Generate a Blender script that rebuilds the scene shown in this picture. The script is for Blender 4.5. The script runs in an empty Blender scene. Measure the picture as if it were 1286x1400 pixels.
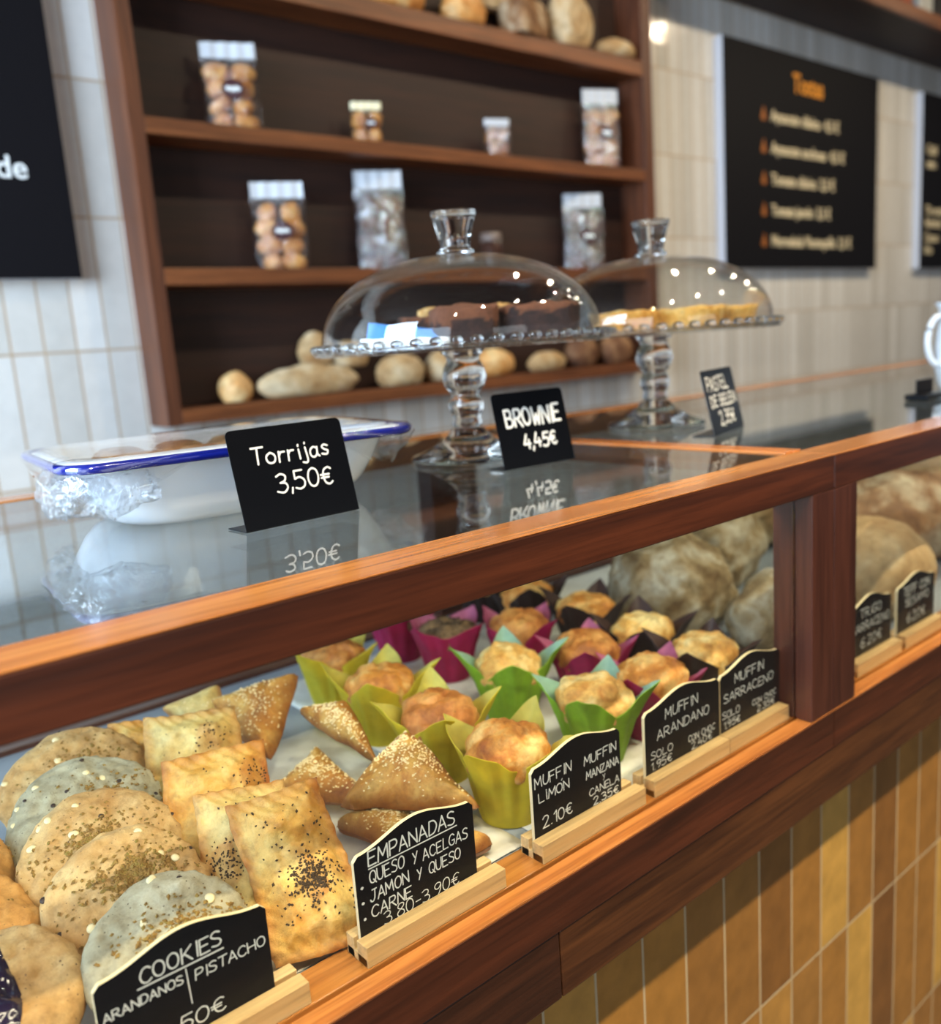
import bpy, bmesh, math, random
from mathutils import Vector, Matrix, noise

# ---------------------------------------------------------------- camera, world, lights, exposure
SC = bpy.context.scene
COL = SC.collection
PI = math.pi
SC.view_settings.view_transform = 'Standard'
SC.view_settings.look = 'None'
SC.view_settings.gamma = 1.0
SC.view_settings.use_curve_mapping = False
SC.view_settings.exposure = -0.02

cam_data = bpy.data.cameras.new('camera')
cam = bpy.data.objects.new('camera', cam_data)
COL.objects.link(cam)
SC.camera = cam
cam_data.sensor_fit = 'HORIZONTAL'
cam_data.sensor_width = 36.0
cam_data.lens = 33.9
cam_data.clip_start = 0.02
yaw, pitch, roll = math.radians(39.6227), math.radians(10.7482), math.radians(4.0296)
fwd = Vector((math.sin(yaw) * math.cos(pitch), math.cos(yaw) * math.cos(pitch), -math.sin(pitch)))
rt = Vector((math.cos(yaw), -math.sin(yaw), 0))
dn = fwd.cross(rt)
rt2 = rt * math.cos(roll) + dn * math.sin(roll)
dn2 = dn * math.cos(roll) - rt * math.sin(roll)
cm = Matrix((rt2, -dn2, -fwd)).transposed().to_4x4()
cm.translation = Vector((0, -0.45, 1.3365))
cam.matrix_world = cm
cam_data.dof.use_dof = True
cam_data.dof.focus_distance = 0.66
cam_data.dof.aperture_fstop = 4.8

world = bpy.data.worlds.new('world')
SC.world = world
world.use_nodes = True
bg = world.node_tree.nodes['Background']
bg.inputs[0].default_value = (0.78, 0.86, 1.0, 1)
bg.inputs[1].default_value = 0.16


def area(name, loc, target, w, h, power, color, shape='RECTANGLE', spread=PI):
    d = bpy.data.lights.new(name, 'AREA')
    d.shape = shape
    d.size = w
    d.size_y = h
    d.energy = power
    d.color = color
    d.spread = spread
    o = bpy.data.objects.new(name, d)
    COL.objects.link(o)
    o.location = loc
    o.rotation_euler = (Vector(target) - Vector(loc)).to_track_quat('-Z', 'Y').to_euler()
    return o


DAY = (0.70, 0.84, 1.0)
WARM = (1.0, 0.83, 0.58)
area('shopfront_daylight', (-2.6, -1.1, 1.75), (0.6, 1.2, 1.4), 2.2, 2.2, 56, DAY)
area('side_window_daylight', (-1.75, 0.35, 1.95), (0.75, 1.45, 1.5), 1.2, 1.6, 172, (0.62, 0.80, 1.0))
area('street_window_daylight', (0.6, -4.2, 1.7), (0.9, 0.5, 1.2), 2.2, 2.2, 21, (0.92, 0.95, 1.0))
for lx in (-0.5, 0.35, 1.2, 2.05, 2.9, 3.75):
    area('ceiling_spotlight', (lx, -0.87, 2.88), (lx + 0.02, -0.72, 0.9), 0.06, 0.06, 15.5, WARM, 'DISK', math.radians(104))
for lx in (1.7, 2.5, 3.3, 4.1, 4.9):
    area('ceiling_spotlight', (lx, 0.5, 2.88), (lx, 0.85, 1.2), 0.07, 0.07, 8.5, WARM, 'DISK', math.radians(150))


area('case_led_strip', (0.02, 0.052, 1.158), (0.02, 0.30, 0.92), 1.66, 0.012, 2.2, (1.0, 0.86, 0.62))
area('case_led_strip', (2.2, 0.052, 1.158), (2.2, 0.30, 0.92), 2.5, 0.012, 2.2, (1.0, 0.88, 0.68))


# ---------------------------------------------------------------- helpers
def lin(r, g, b):
    def f(c):
        c /= 255.0
        return c / 12.92 if c <= 0.04045 else ((c + 0.055) / 1.055) ** 2.4
    return (f(r), f(g), f(b), 1.0)


class Mat:
    def __init__(self, name):
        self.m = bpy.data.materials.new(name)
        self.m.use_nodes = True
        self.nt = self.m.node_tree
        self.bsdf = self.nt.nodes['Principled BSDF']
        self.out = self.nt.nodes['Material Output']

    def n(self, typ, ins=None, **props):
        nd = self.nt.nodes.new(typ)
        for k, v in props.items():
            setattr(nd, k, v)
        for k, v in (ins or {}).items():
            if isinstance(v, bpy.types.NodeSocket):
                self.nt.links.new(v, nd.inputs[k])
            else:
                nd.inputs[k].default_value = v
        return nd

    def set(self, **kw):
        for k, v in kw.items():
            s = self.bsdf.inputs[k.replace('_', ' ')]
            if isinstance(v, bpy.types.NodeSocket):
                self.nt.links.new(v, s)
            else:
                s.default_value = v
        return self

    def coord(self, scale=(1, 1, 1), loc=(0, 0, 0), rot=(0, 0, 0)):
        tc = self.n('ShaderNodeTexCoord')
        mp = self.n('ShaderNodeMapping', {'Vector': tc.outputs['Object'], 'Scale': scale, 'Location': loc, 'Rotation': rot})
        return mp.outputs[0]

    def noise(self, vec, scale, detail=4, rough=0.55, dist=0.0):
        return self.n('ShaderNodeTexNoise', {'Vector': vec, 'Scale': scale, 'Detail': detail, 'Roughness': rough, 'Distortion': dist}).outputs['Fac']

    def ramp(self, fac, stops, interp='LINEAR'):
        r = self.n('ShaderNodeValToRGB', {'Fac': fac})
        r.color_ramp.interpolation = interp
        e = r.color_ramp.elements
        while len(e) < len(stops):
            e.new(0.5)
        for i, (p, c) in enumerate(stops):
            e[i].position = p
            e[i].color = c
        return r.outputs[0]

    def mix(self, fac, a, b, mode='MIX'):
        x = self.n('ShaderNodeMix', data_type='RGBA', blend_type=mode)
        for k, v in ((0, fac), (6, a), (7, b)):
            if isinstance(v, bpy.types.NodeSocket):
                self.nt.links.new(v, x.inputs[k])
            else:
                x.inputs[k].default_value = v
        return x.outputs[2]

    def math(self, op, a, b=0.0):
        x = self.n('ShaderNodeMath', operation=op)
        for k, v in ((0, a), (1, b)):
            if isinstance(v, bpy.types.NodeSocket):
                self.nt.links.new(v, x.inputs[k])
            else:
                x.inputs[k].default_value = v
        return x.outputs[0]

    def bump(self, height, strength=0.3, dist=0.002):
        b = self.n('ShaderNodeBump', {'Height': height, 'Strength': strength, 'Distance': dist})
        self.nt.links.new(b.outputs[0], self.bsdf.inputs['Normal'])
        return b.outputs[0]


def plain(name, rgb, rough=0.5, **kw):
    m = Mat(name)
    m.set(Base_Color=lin(*rgb), Roughness=rough, **kw)
    return m.m


def wood(name, light, dark, axis='X', rough=0.35, fine=1.0, coat=0.0, contrast=(0.35, 0.68)):
    m = Mat(name)
    sc = {'X': (2.2, 42, 42), 'Y': (42, 2.2, 42), 'Z': (42, 42, 2.2)}[axis]
    v = m.coord(scale=tuple(s * fine for s in sc))
    f1 = m.noise(v, 1.0, 6, 0.6, 0.6)
    v2 = m.coord(scale=tuple(s * fine * 4.5 for s in sc))
    f2 = m.noise(v2, 1.0, 3, 0.6)
    c = m.ramp(f1, [(contrast[0], lin(*dark)), (contrast[1], lin(*light))])
    g = m.ramp(f2, [(0.34, (0.45, 0.45, 0.45, 1)), (0.56, (1, 1, 1, 1))])
    c = m.mix(0.55, c, g, 'MULTIPLY')
    m.set(Base_Color=c, Roughness=rough, Coat_Weight=coat, Coat_Roughness=0.2)
    m.bump(f2, 0.12, 0.001)
    return m.m


def tile(name, rot_vec, bw, rh, loc, stops, grout, rough=0.3, mortar=0.0022, bump=0.35, mottle=0.25, wav=14):
    """stack-bonded upright tiles on an XZ wall; brick rows run along Z"""
    m = Mat(name)
    tc = m.n('ShaderNodeTexCoord')
    sep = m.n('ShaderNodeSeparateXYZ', {0: tc.outputs['Object']})
    cmb = m.n('ShaderNodeCombineXYZ', {0: m.math('SUBTRACT', sep.outputs[2], loc[1]), 1: m.math('SUBTRACT', sep.outputs[0], loc[0]), 2: 0.0})
    br = m.n('ShaderNodeTexBrick', {'Vector': cmb.outputs[0], 'Color1': (0, 0, 0, 1), 'Color2': (1, 1, 1, 1), 'Mortar': (0.5, 0.5, 0.5, 1),
                                    'Scale': 1.0, 'Mortar Size': mortar, 'Mortar Smooth': 0.2, 'Bias': 0.0, 'Brick Width': bw, 'Row Height': rh})
    br.offset = 0.0
    br.squash = 1.0
    col = m.ramp(br.outputs['Color'], stops)
    mo = m.noise(tc.outputs['Object'], 30, 4, 0.6)
    col = m.mix(mottle, col, m.ramp(mo, [(0.3, (0.55, 0.55, 0.55, 1)), (0.7, (1.25, 1.25, 1.25, 1))]), 'MULTIPLY')
    col = m.mix(br.outputs['Fac'], col, lin(*grout))
    m.set(Base_Color=col, Roughness=m.math('ADD', m.math('MULTIPLY', br.outputs['Fac'], 0.5), rough))
    wavy = m.noise(tc.outputs['Object'], wav, 2, 0.5)
    tilt = m.math('MULTIPLY', br.outputs['Color'], 0.0)
    h = m.math('ADD', m.math('SUBTRACT', m.math('MULTIPLY', wavy, 0.9), br.outputs['Fac']), tilt)
    m.bump(h, bump, 0.004)
    return m.m


def thin_glass(name, tint=(1, 1, 1, 1), rough=0.0, ior=1.5, base=0.0, bump_scale=None, bump_str=0.4, bump_dist=0.002):
    """thin pane: straight-through transmission plus Fresnel reflection from either side"""
    m = Mat(name)
    m.nt.nodes.remove(m.bsdf)
    geo = m.n('ShaderNodeNewGeometry')
    iorv = m.n('ShaderNodeMix', data_type='FLOAT')
    m.nt.links.new(geo.outputs['Backfacing'], iorv.inputs[0])
    iorv.inputs[2].default_value = ior
    iorv.inputs[3].default_value = 1.0 / ior
    fr = m.n('ShaderNodeFresnel', {'IOR': iorv.outputs[0]})
    tr = m.n('ShaderNodeBsdfTransparent', {'Color': tint})
    gl = m.n('ShaderNodeBsdfGlossy', {'Color': (1, 1, 1, 1), 'Roughness': rough})
    fac = fr.outputs[0]
    if base:
        fac = m.math('MINIMUM', m.math('ADD', fac, base), 1.0)
    if bump_scale:
        v = m.coord()
        hgt = m.noise(v, bump_scale, 5, 0.65, 1.2)
        b = m.n('ShaderNodeBump', {'Height': hgt, 'Strength': bump_str, 'Distance': bump_dist})
        m.nt.links.new(b.outputs[0], gl.inputs['Normal'])
        m.nt.links.new(b.outputs[0], fr.inputs['Normal'])
    mx = m.n('ShaderNodeMixShader', {0: fac, 1: tr.outputs[0], 2: gl.outputs[0]})
    m.nt.links.new(mx.outputs[0], m.out.inputs['Surface'])
    return m.m


def pastry(name, stops, scale=45, speck=None, speck_scale=170, speck_amt=0.30, bump=0.5, rough=0.55, bake=None, bake_col=None, sss=0.0, bdist=0.004):
    """baked dough: mottled colour, optional dark flecks, optional darker bake along the stored attribute"""
    m = Mat(name)
    v = m.coord()
    oi = m.n('ShaderNodeObjectInfo')
    off = m.n('ShaderNodeVectorMath', {0: v, 1: oi.outputs['Random']}, operation='ADD').outputs[0]
    f = m.noise(off, scale, 6, 0.62, 0.4)
    col = m.ramp(f, stops)
    if bake:
        at = m.n('ShaderNodeAttribute', attribute_name='bake')
        bf = m.math('MULTIPLY', at.outputs['Fac'], m.math('ADD', m.math('MULTIPLY', m.noise(off, scale * 0.6, 3), 1.1), 0.4))
        bf = m.math('MINIMUM', bf, 1.0)
        col = m.mix(bf, col, lin(*bake_col))
    h = m.noise(off, scale * 3.5, 8, 0.75)
    col = m.mix(0.75, col, m.ramp(h, [(0.36, (0.62, 0.58, 0.52, 1)), (0.52, (1, 1, 1, 1)), (0.68, (1.12, 1.12, 1.12, 1))]), 'MULTIPLY')
    if speck:
        vo = m.n('ShaderNodeTexVoronoi', {'Vector': off, 'Scale': speck_scale, 'Randomness': 1.0})
        sepc = m.n('ShaderNodeSeparateColor', {0: vo.outputs['Color']})
        size = m.math('MULTIPLY', sepc.outputs[0], speck_amt)
        on = m.math('LESS_THAN', vo.outputs['Distance'], m.math('SUBTRACT', size, speck_amt * 0.45))
        col = m.mix(on, col, lin(*speck))
    m.set(Base_Color=col, Roughness=rough, Subsurface_Weight=sss, Subsurface_Radius=(0.006, 0.003, 0.0015), Subsurface_Scale=0.5)
    m.bump(h, bump, bdist)
    return m.m


def paper(name, rgb, trans=0.3, rough=0.55, var=0.25):
    m = Mat(name)
    v = m.coord()
    f = m.noise(v, 40, 4, 0.6)
    c = lin(*rgb)
    d = tuple(x * (1 - var) for x in c[:3]) + (1,)
    col = m.ramp(f, [(0.35, d), (0.65, c)])
    m.set(Base_Color=col, Roughness=rough)
    m.bump(m.noise(v, 120, 3), 0.25, 0.001)
    tl = m.n('ShaderNodeBsdfTranslucent', {'Color': col})
    mx = m.n('ShaderNodeMixShader', {0: trans, 1: m.bsdf.outputs[0], 2: tl.outputs[0]})
    m.nt.links.new(mx.outputs[0], m.out.inputs['Surface'])
    return m.m


class MB:
    """collects shapes that belong to ONE mesh object"""

    def __init__(self):
        self.v, self.f, self.mi, self.bake = [], [], [], []

    def add(self, verts, faces, mi=0, bake=None):
        o = len(self.v)
        self.v += [tuple(p) for p in verts]
        self.bake += list(bake) if bake else [0.0] * len(verts)
        for f in faces:
            self.f.append([i + o for i in f])
            self.mi.append(mi)
        return self

    def box(self, x0, x1, y0, y1, z0, z1, mi=0, mtx=None):
        vs = [Vector((x, y, z)) for z in (z0, z1) for y in (y0, y1) for x in (x0, x1)]
        if mtx:
            vs = [mtx @ p for p in vs]
        return self.add(vs, [(0, 2, 3, 1), (4, 5, 7, 6), (0, 1, 5, 4), (2, 6, 7, 3), (0, 4, 6, 2), (1, 3, 7, 5)], mi)

    def lathe(self, prof, n=64, mi=0, close=False, wob=None, c=(0, 0, 0)):
        vs, fs = [], []
        for (r, z) in prof:
            for k in range(n):
                a = 2 * PI * k / n
                rr, zz = (r, z) if not wob else wob(r, z, a)
                vs.append((c[0] + rr * math.cos(a), c[1] + rr * math.sin(a), c[2] + zz))
        m = len(prof)
        for i in range(m - 1 if not close else m):
            j = (i + 1) % m
            for k in range(n):
                l = (k + 1) % n
                fs.append((i * n + k, i * n + l, j * n + l, j * n + k))
        if not close:
            if prof[0][0] > 1e-6:
                fs.append(tuple(range(n - 1, -1, -1)))
            if prof[-1][0] > 1e-6:
                fs.append(tuple((m - 1) * n + k for k in range(n)))
        return self.add(vs, fs, mi)

    def tube(self, pts, r, n=8, mi=0, closed=False):
        pts = [Vector(p) for p in pts]
        vs, fs = [], []
        m = len(pts)
        for i, p in enumerate(pts):
            a = pts[(i - 1) % m] if closed or i > 0 else p
            b = pts[(i + 1) % m] if closed or i < m - 1 else p
            t = (b - a).normalized()
            up = Vector((0, 0, 1)) if abs(t.z) < 0.95 else Vector((1, 0, 0))
            s = t.cross(up).normalized()
            u = s.cross(t)
            rr = r[i] if isinstance(r, (list, tuple)) else r
            for k in range(n):
                q = 2 * PI * k / n
                vs.append(p + s * (rr * math.cos(q)) + u * (rr * math.sin(q)))
        for i in range(m if closed else m - 1):
            j = (i + 1) % m
            for k in range(n):
                l = (k + 1) % n
                fs.append((i * n + k, j * n + k, j * n + l, i * n + l))
        if not closed:
            fs.append(tuple(range(n)))
            fs.append(tuple((m - 1) * n + k for k in range(n - 1, -1, -1)))
        return self.add(vs, fs, mi)

    def grid(self, nu, nv, fn, mi=0, wrap=False, bakefn=None):
        vs, bk, fs = [], [], []
        for j in range(nv):
            for i in range(nu):
                vs.append(fn(i, j))
                bk.append(bakefn(i, j) if bakefn else 0.0)
        for j in range(nv - 1):
            for i in range(nu if wrap else nu - 1):
                k = (i + 1) % nu
                fs.append((j * nu + i, j * nu + k, (j + 1) * nu + k, (j + 1) * nu + i))
        return self.add(vs, fs, mi, bk)

    def build(self, name, mats, parent=None, smooth=False, bevel=0.0, seg=2, weld=False):
        me = bpy.data.meshes.new(name)
        me.from_pydata([tuple(p) for p in self.v], [], self.f)
        for mm in (mats if isinstance(mats, (list, tuple)) else [mats]):
            me.materials.append(mm)
        me.polygons.foreach_set('material_index', self.mi)
        if any(self.bake):
            at = me.attributes.new('bake', 'FLOAT', 'POINT')
            at.data.foreach_set('value', self.bake)
        bm = bmesh.new()
        bm.from_mesh(me)
        if weld:
            bmesh.ops.remove_doubles(bm, verts=bm.verts, dist=1e-5)
        bmesh.ops.recalc_face_normals(bm, faces=bm.faces)
        bm.to_mesh(me)
        bm.free()
        if smooth:
            me.polygons.foreach_set('use_smooth', [True] * len(me.polygons))
        me.update()
        o = bpy.data.objects.new(name, me)
        COL.objects.link(o)
        if parent:
            o.parent = parent
        if bevel:
            b = o.modifiers.new('bevel', 'BEVEL')
            b.width = bevel
            b.segments = seg
            b.limit_method = 'ANGLE'
            b.angle_limit = math.radians(40)
            if smooth is False:
                pass
        return o


def tag(o, label, cat, group=None, kind=None):
    o['label'] = label
    o['category'] = cat
    if group:
        o['group'] = group
    if kind:
        o['kind'] = kind
    return o


def empty(name, loc=(0, 0, 0), rz=0.0, mtx=None):
    o = bpy.data.objects.new(name, None)
    o.empty_display_size = 0.05
    COL.objects.link(o)
    if mtx is not None:
        o.matrix_world = mtx
    else:
        o.location = loc
        o.rotation_euler = (0, 0, rz)
    return o


def structure(o):
    o['kind'] = 'structure'
    return o


def frame(c, nrm, along):
    """matrix with Z = nrm, X close to along"""
    z = Vector(nrm).normalized()
    x = Vector(along)
    x = (x - z * x.dot(z)).normalized()
    y = z.cross(x)
    m = Matrix((x, y, z)).transposed().to_4x4()
    m.translation = Vector(c)
    return m


def fbm(p, s, o=4, seed=0.0):
    return noise.fractal(Vector(p) * s + Vector((seed * 7.13, seed * 3.7, -seed * 5.9)), 1.0, 2.0, o)


def ridge(p, s, seed=0.0):
    return 1.0 - abs(noise.noise(Vector(p) * s + Vector((seed * 3.1, -seed * 8.3, seed * 2.7)))) * 2.0


# ---------------------------------------------------------------- materials
M = {}
M['rail'] = wood('mahogany_stain', (92, 46, 26), (57, 28, 17), 'X', 0.32, coat=0.25)
M['rail_y'] = wood('mahogany_stain_cross', (128, 70, 38), (86, 40, 22), 'Y', 0.32, coat=0.25)
M['post'] = wood('mahogany_stain_upright', (90, 50, 37), (62, 32, 24), 'Z', 0.34, coat=0.2)
M['ledge'] = wood('varnished_ledge', (202, 134, 68), (158, 94, 44), 'X', 0.22, coat=0.4)
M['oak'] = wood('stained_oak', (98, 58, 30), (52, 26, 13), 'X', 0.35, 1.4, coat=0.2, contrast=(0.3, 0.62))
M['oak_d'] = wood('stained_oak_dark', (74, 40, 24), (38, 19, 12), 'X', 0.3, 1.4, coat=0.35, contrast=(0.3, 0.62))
M['case_dark'] = wood('bookcase_wood', (112, 66, 40), (78, 42, 25), 'X', 0.45)
M['case_up'] = wood('bookcase_wood_upright', (112, 64, 38), (78, 42, 26), 'Z', 0.45)
M['case_back'] = wood('bookcase_back_panel', (56, 28, 15), (38, 18, 10), 'X', 0.6, 0.7)
M['shelf_edge'] = wood('bookcase_shelf_wood', (140, 82, 44), (98, 54, 28), 'X', 0.42)
M['beech'] = wood('raw_beech', (234, 202, 148), (212, 170, 112), 'X', 0.5, 0.8)
M['edge'] = plain('board_edge_wood', (226, 206, 164), 0.6)
M['slate'] = plain('chalkboard_black', (6, 9, 17), 0.35, Specular_IOR_Level=0.15)
M['card'] = plain('black_card', (6, 8, 14), 0.34, Specular_IOR_Level=0.2)
M['menu'] = plain('menu_black', (17, 16, 20), 0.6, Specular_IOR_Level=0.12)
M['menu_side'] = plain('menu_side_white', (206, 210, 222), 0.5)
M['chalk'] = plain('chalk_white', (236, 238, 236), 0.9)
M['cream'] = plain('menu_cream', (226, 208, 170), 0.7)
M['orange'] = plain('menu_orange', (222, 142, 30), 0.6)
M['amber'] = plain('menu_amber', (150, 86, 26), 0.6)
M['pane'] = thin_glass('clear_pane', (0.965, 0.985, 0.975, 1))
M['topglass'] = thin_glass('top_pane', (0.68, 0.74, 0.77, 1), ior=1.55)
M['dome'] = thin_glass('dome_glass', (0.975, 0.98, 0.975, 1))
M['film'] = thin_glass('cling_film', (0.97, 0.98, 0.99, 1), 0.05, 1.5, 0.10, 85, 1.0, 0.006)
M['film_top'] = thin_glass('cling_film_taut', (0.97, 0.98, 0.99, 1), 0.04, 1.5, 0.05, 40, 0.22, 0.002)
M['bagfilm_clear'] = thin_glass('cellophane_clear', (0.97, 0.97, 0.97, 1), 0.05, 1.5, 0.05, 45, 0.8, 0.010)
M['bagfilm'] = thin_glass('cellophane', (0.97, 0.97, 0.97, 1), 0.02, 1.5, 0.30, 17, 1.0, 0.030)
g = Mat('solid_glass')
g.set(Base_Color=(0.96, 0.985, 0.98, 1), Roughness=0.02, IOR=1.5, Transmission_Weight=1.0)
M['glass'] = g.m
g = Mat('milky_seal')
g.set(Base_Color=lin(222, 226, 232), Roughness=0.25, Transmission_Weight=0.25, Coat_Weight=0.6)
g.bump(g.noise(g.coord(), 90, 3), 0.6, 0.003)
M['seal'] = g.m
M['label'] = plain('maroon_label', (62, 22, 28), 0.5)
M['enamel'] = plain('white_enamel', (228, 236, 244), 0.08, Coat_Weight=0.5)
M['blue'] = plain('blue_enamel_rim', (18, 30, 128), 0.12)
g = Mat('dark_plaster')
g.set(Base_Color=lin(70, 66, 62), Roughness=0.9)
M['plaster'] = g.m
M['floor'] = wood('floor_boards', (62, 54, 48), (46, 40, 35), 'X', 0.5, 0.2)
M['case_floor'] = plain('steel_display_shelf', (150, 158, 168), 0.35)
g = Mat('greaseproof_paper')
v = g.coord()
g.set(Base_Color=g.ramp(g.noise(v, 14, 5, 0.6), [(0.35, lin(206, 200, 188)), (0.6, lin(236, 232, 222))]), Roughness=0.6)
g.bump(g.noise(v, 24, 4), 0.5, 0.004)
M['greaseproof'] = g.m
M['wall_tile'] = tile('glazed_wall_tile', None, 0.283, 0.066, (0.488, 1.378), [(0.0, lin(202, 198, 190)), (0.5, lin(216, 213, 207)), (1.0, lin(228, 226, 221))],
                      (182, 158, 130), 0.12, 0.0026, 0.6, 0.12, 11)
M['front_tile'] = tile('ochre_counter_tile', None, 0.2497, 0.067, (0.0492, 0.5715),
                       [(0.0, lin(124, 82, 42)), (0.25, lin(182, 130, 60)), (0.5, lin(152, 106, 52)), (0.75, lin(192, 142, 70)), (1.0, lin(210, 166, 82))],
                       (196, 176, 140), 0.3, 0.0016, 0.3, 0.45, 18)

# ---------------------------------------------------------------- the room
wb = MB().box(-3.2, 8.0, 1.6, 1.72, 0, 2.95).build('wall_back', M['wall_tile'])
structure(wb)
structure(MB().box(-3.2, 8.0, -5.0, 1.72, -0.08, 0.0).build('floor', M['floor']))
structure(MB().box(-3.2, 8.0, -5.0, 1.72, 2.95, 3.03).build('ceiling', M['plaster']))

# ---------------------------------------------------------------- counter
ZT, ZB, ZL, ZJ, ZF = 1.2, 1.164, 0.9215, 0.879, 0.8185
FLOOR = 0.915
cb = empty('counter_base', (0, 0, 0))
tag(cb, 'counter front of upright ochre tiles under the wooden display cases', 'counter')
MB().box(-1.1, 3.6, 0.045, 0.62, 0.0, ZF).build('tiled_front', M['front_tile'], cb)
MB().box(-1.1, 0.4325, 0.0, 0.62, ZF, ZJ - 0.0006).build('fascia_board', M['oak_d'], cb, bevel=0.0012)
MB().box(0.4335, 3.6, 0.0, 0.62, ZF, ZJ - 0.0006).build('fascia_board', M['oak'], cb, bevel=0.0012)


def display_case(x0, x1, label, posts):
    t = empty('display_case', ((x0 + x1) / 2, 0, ZJ))
    tag(t, label, 'display case', 'glazed wooden display cases on the counter')
    ox, oz = (x0 + x1) / 2, ZJ

    def bx(name, mat, a, b, c, d, e, f, bev=0.0, par=t):
        return MB().box(a - ox, b - ox, c, d, e - oz, f - oz).build(name, mat, par, bevel=bev)
    # sill: front rail, groove and inner strip
    s = MB()
    s.box(x0 - ox, x1 - ox, 0.0, 0.0175, 0, ZL - oz)
    s.box(x0 - ox, x1 - ox, 0.0, 0.055, 0, ZL - 0.006 - oz)
    s.box(x0 - ox, x1 - ox, 0.0225, 0.055, 0, ZL - 0.0006 - oz)
    s.build('sill', [M['sill'] if 'sill' in M else M['ledge']], t, bevel=0.0009)
    bx('apron', M['rail'], x0, x1, -0.0012, 0.0, ZJ, ZL - 0.0016, 0)
    bx('top_rail', M['rail'], x0, x1, 0.0, 0.044, ZB, ZT - 0.0012, 0.0012)
    bx('top_rail_cap', M['ledge'], x0, x1, 0.0006, 0.046, ZT - 0.0012, ZT, 0.0005)
    bx('rear_rail', M['ledge'], x0, x1, 0.625, 0.665, ZB, ZT + 0.001, 0.001)
    bx('rear_sill', M['rail'], x0, x1, 0.62, 0.66, ZJ, ZL, 0.001)
    bx('display_shelf', M['case_floor'], x0, x1, 0.055, 0.62, ZJ, FLOOR)
    for (p0, p1) in posts:
        p = MB()
        p.box(p0 - ox, p1 - ox, 0.0, 0.0185, ZL - oz, ZB - oz)
        p.box(p0 + 0.003 - ox, p1 - 0.003 - ox, 0.0185, 0.0215, ZL - oz, ZB - oz)
        p.box(p0 - ox, p1 - ox, 0.0215, 0.044, ZL - oz, ZB - oz)
        p.build('post', M['post'], t, bevel=0.0008)
        MB().box(p0 - ox, p1 - ox, 0.625, 0.66, ZL - oz, ZB - oz).build('post', M['post'], t, bevel=0.001)
    bx('cross_rail', M['ledge_y'], x1 - 0.016, x1, 0.046, 0.625, ZB + 0.012, ZT + 0.0015, 0.001)
    bx('cross_rail', M['ledge_y'], x0, x0 + 0.014, 0.046, 0.625, ZB + 0.012, ZT + 0.0015, 0.001)
    bx('top_glass', M['topglass'], x0 + 0.0145, x1 - 0.0165, 0.0465, 0.6245, ZT - 0.007, ZT - 0.0004)
    bx('front_glass', M['pane'], x0 + 0.044, x1 - 0.045, 0.0185, 0.0215, ZL - 0.004, ZB - 0.0005)
    return t


M['ledge_y'] = wood('varnished_cross_rail', (206, 126, 60), (158, 88, 38), 'Y', 0.25, coat=0.4)
display_case(-1.0, 0.8595, 'wooden display case of cookies, empanadas and muffins, under the enamel dish', [(0.816, 0.8595), (-1.0, -0.956)])
display_case(0.8605, 3.5, 'wooden display case holding the big loaves, under the second cake stand', [(0.8605, 0.908), (3.456, 3.5)])


def sheet(x0, x1, y0, y1, z, label, seed, rz=0.0, mat='greaseproof'):
    t = MB()
    n1, n2 = 40, 26
    cx, cy = (x0 + x1) / 2, (y0 + y1) / 2

    def fn(i, j):
        x, y = x0 + (x1 - x0) * i / (n1 - 1) - cx, y0 + (y1 - y0) * j / (n2 - 1) - cy
        return Vector((x, y, 0.0012 + 0.0010 * fbm((x, y, 0), 18, 3, seed)))
    t.grid(n1, n2, fn)
    o = t.build('paper_sheet', M[mat], smooth=True)
    o.location = (cx, cy, z)
    o.rotation_euler = (0, 0, rz)
    so = o.modifiers.new('thick', 'SOLIDIFY')
    so.thickness = 0.0004
    tag(o, label, 'paper')
    return o


sheet(0.02, 0.46, 0.062, 0.41, FLOOR, 'pale greaseproof paper sheet under the empanadas', 1.0)
sheet(0.475, 0.90, 0.060, 0.56, FLOOR, 'pale greaseproof paper sheet under the muffins', 2.0)
sheet(0.99, 1.42, 0.45, 0.615, FLOOR, 'cream paper sheet lying bare behind the loaves', 3.0)

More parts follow.
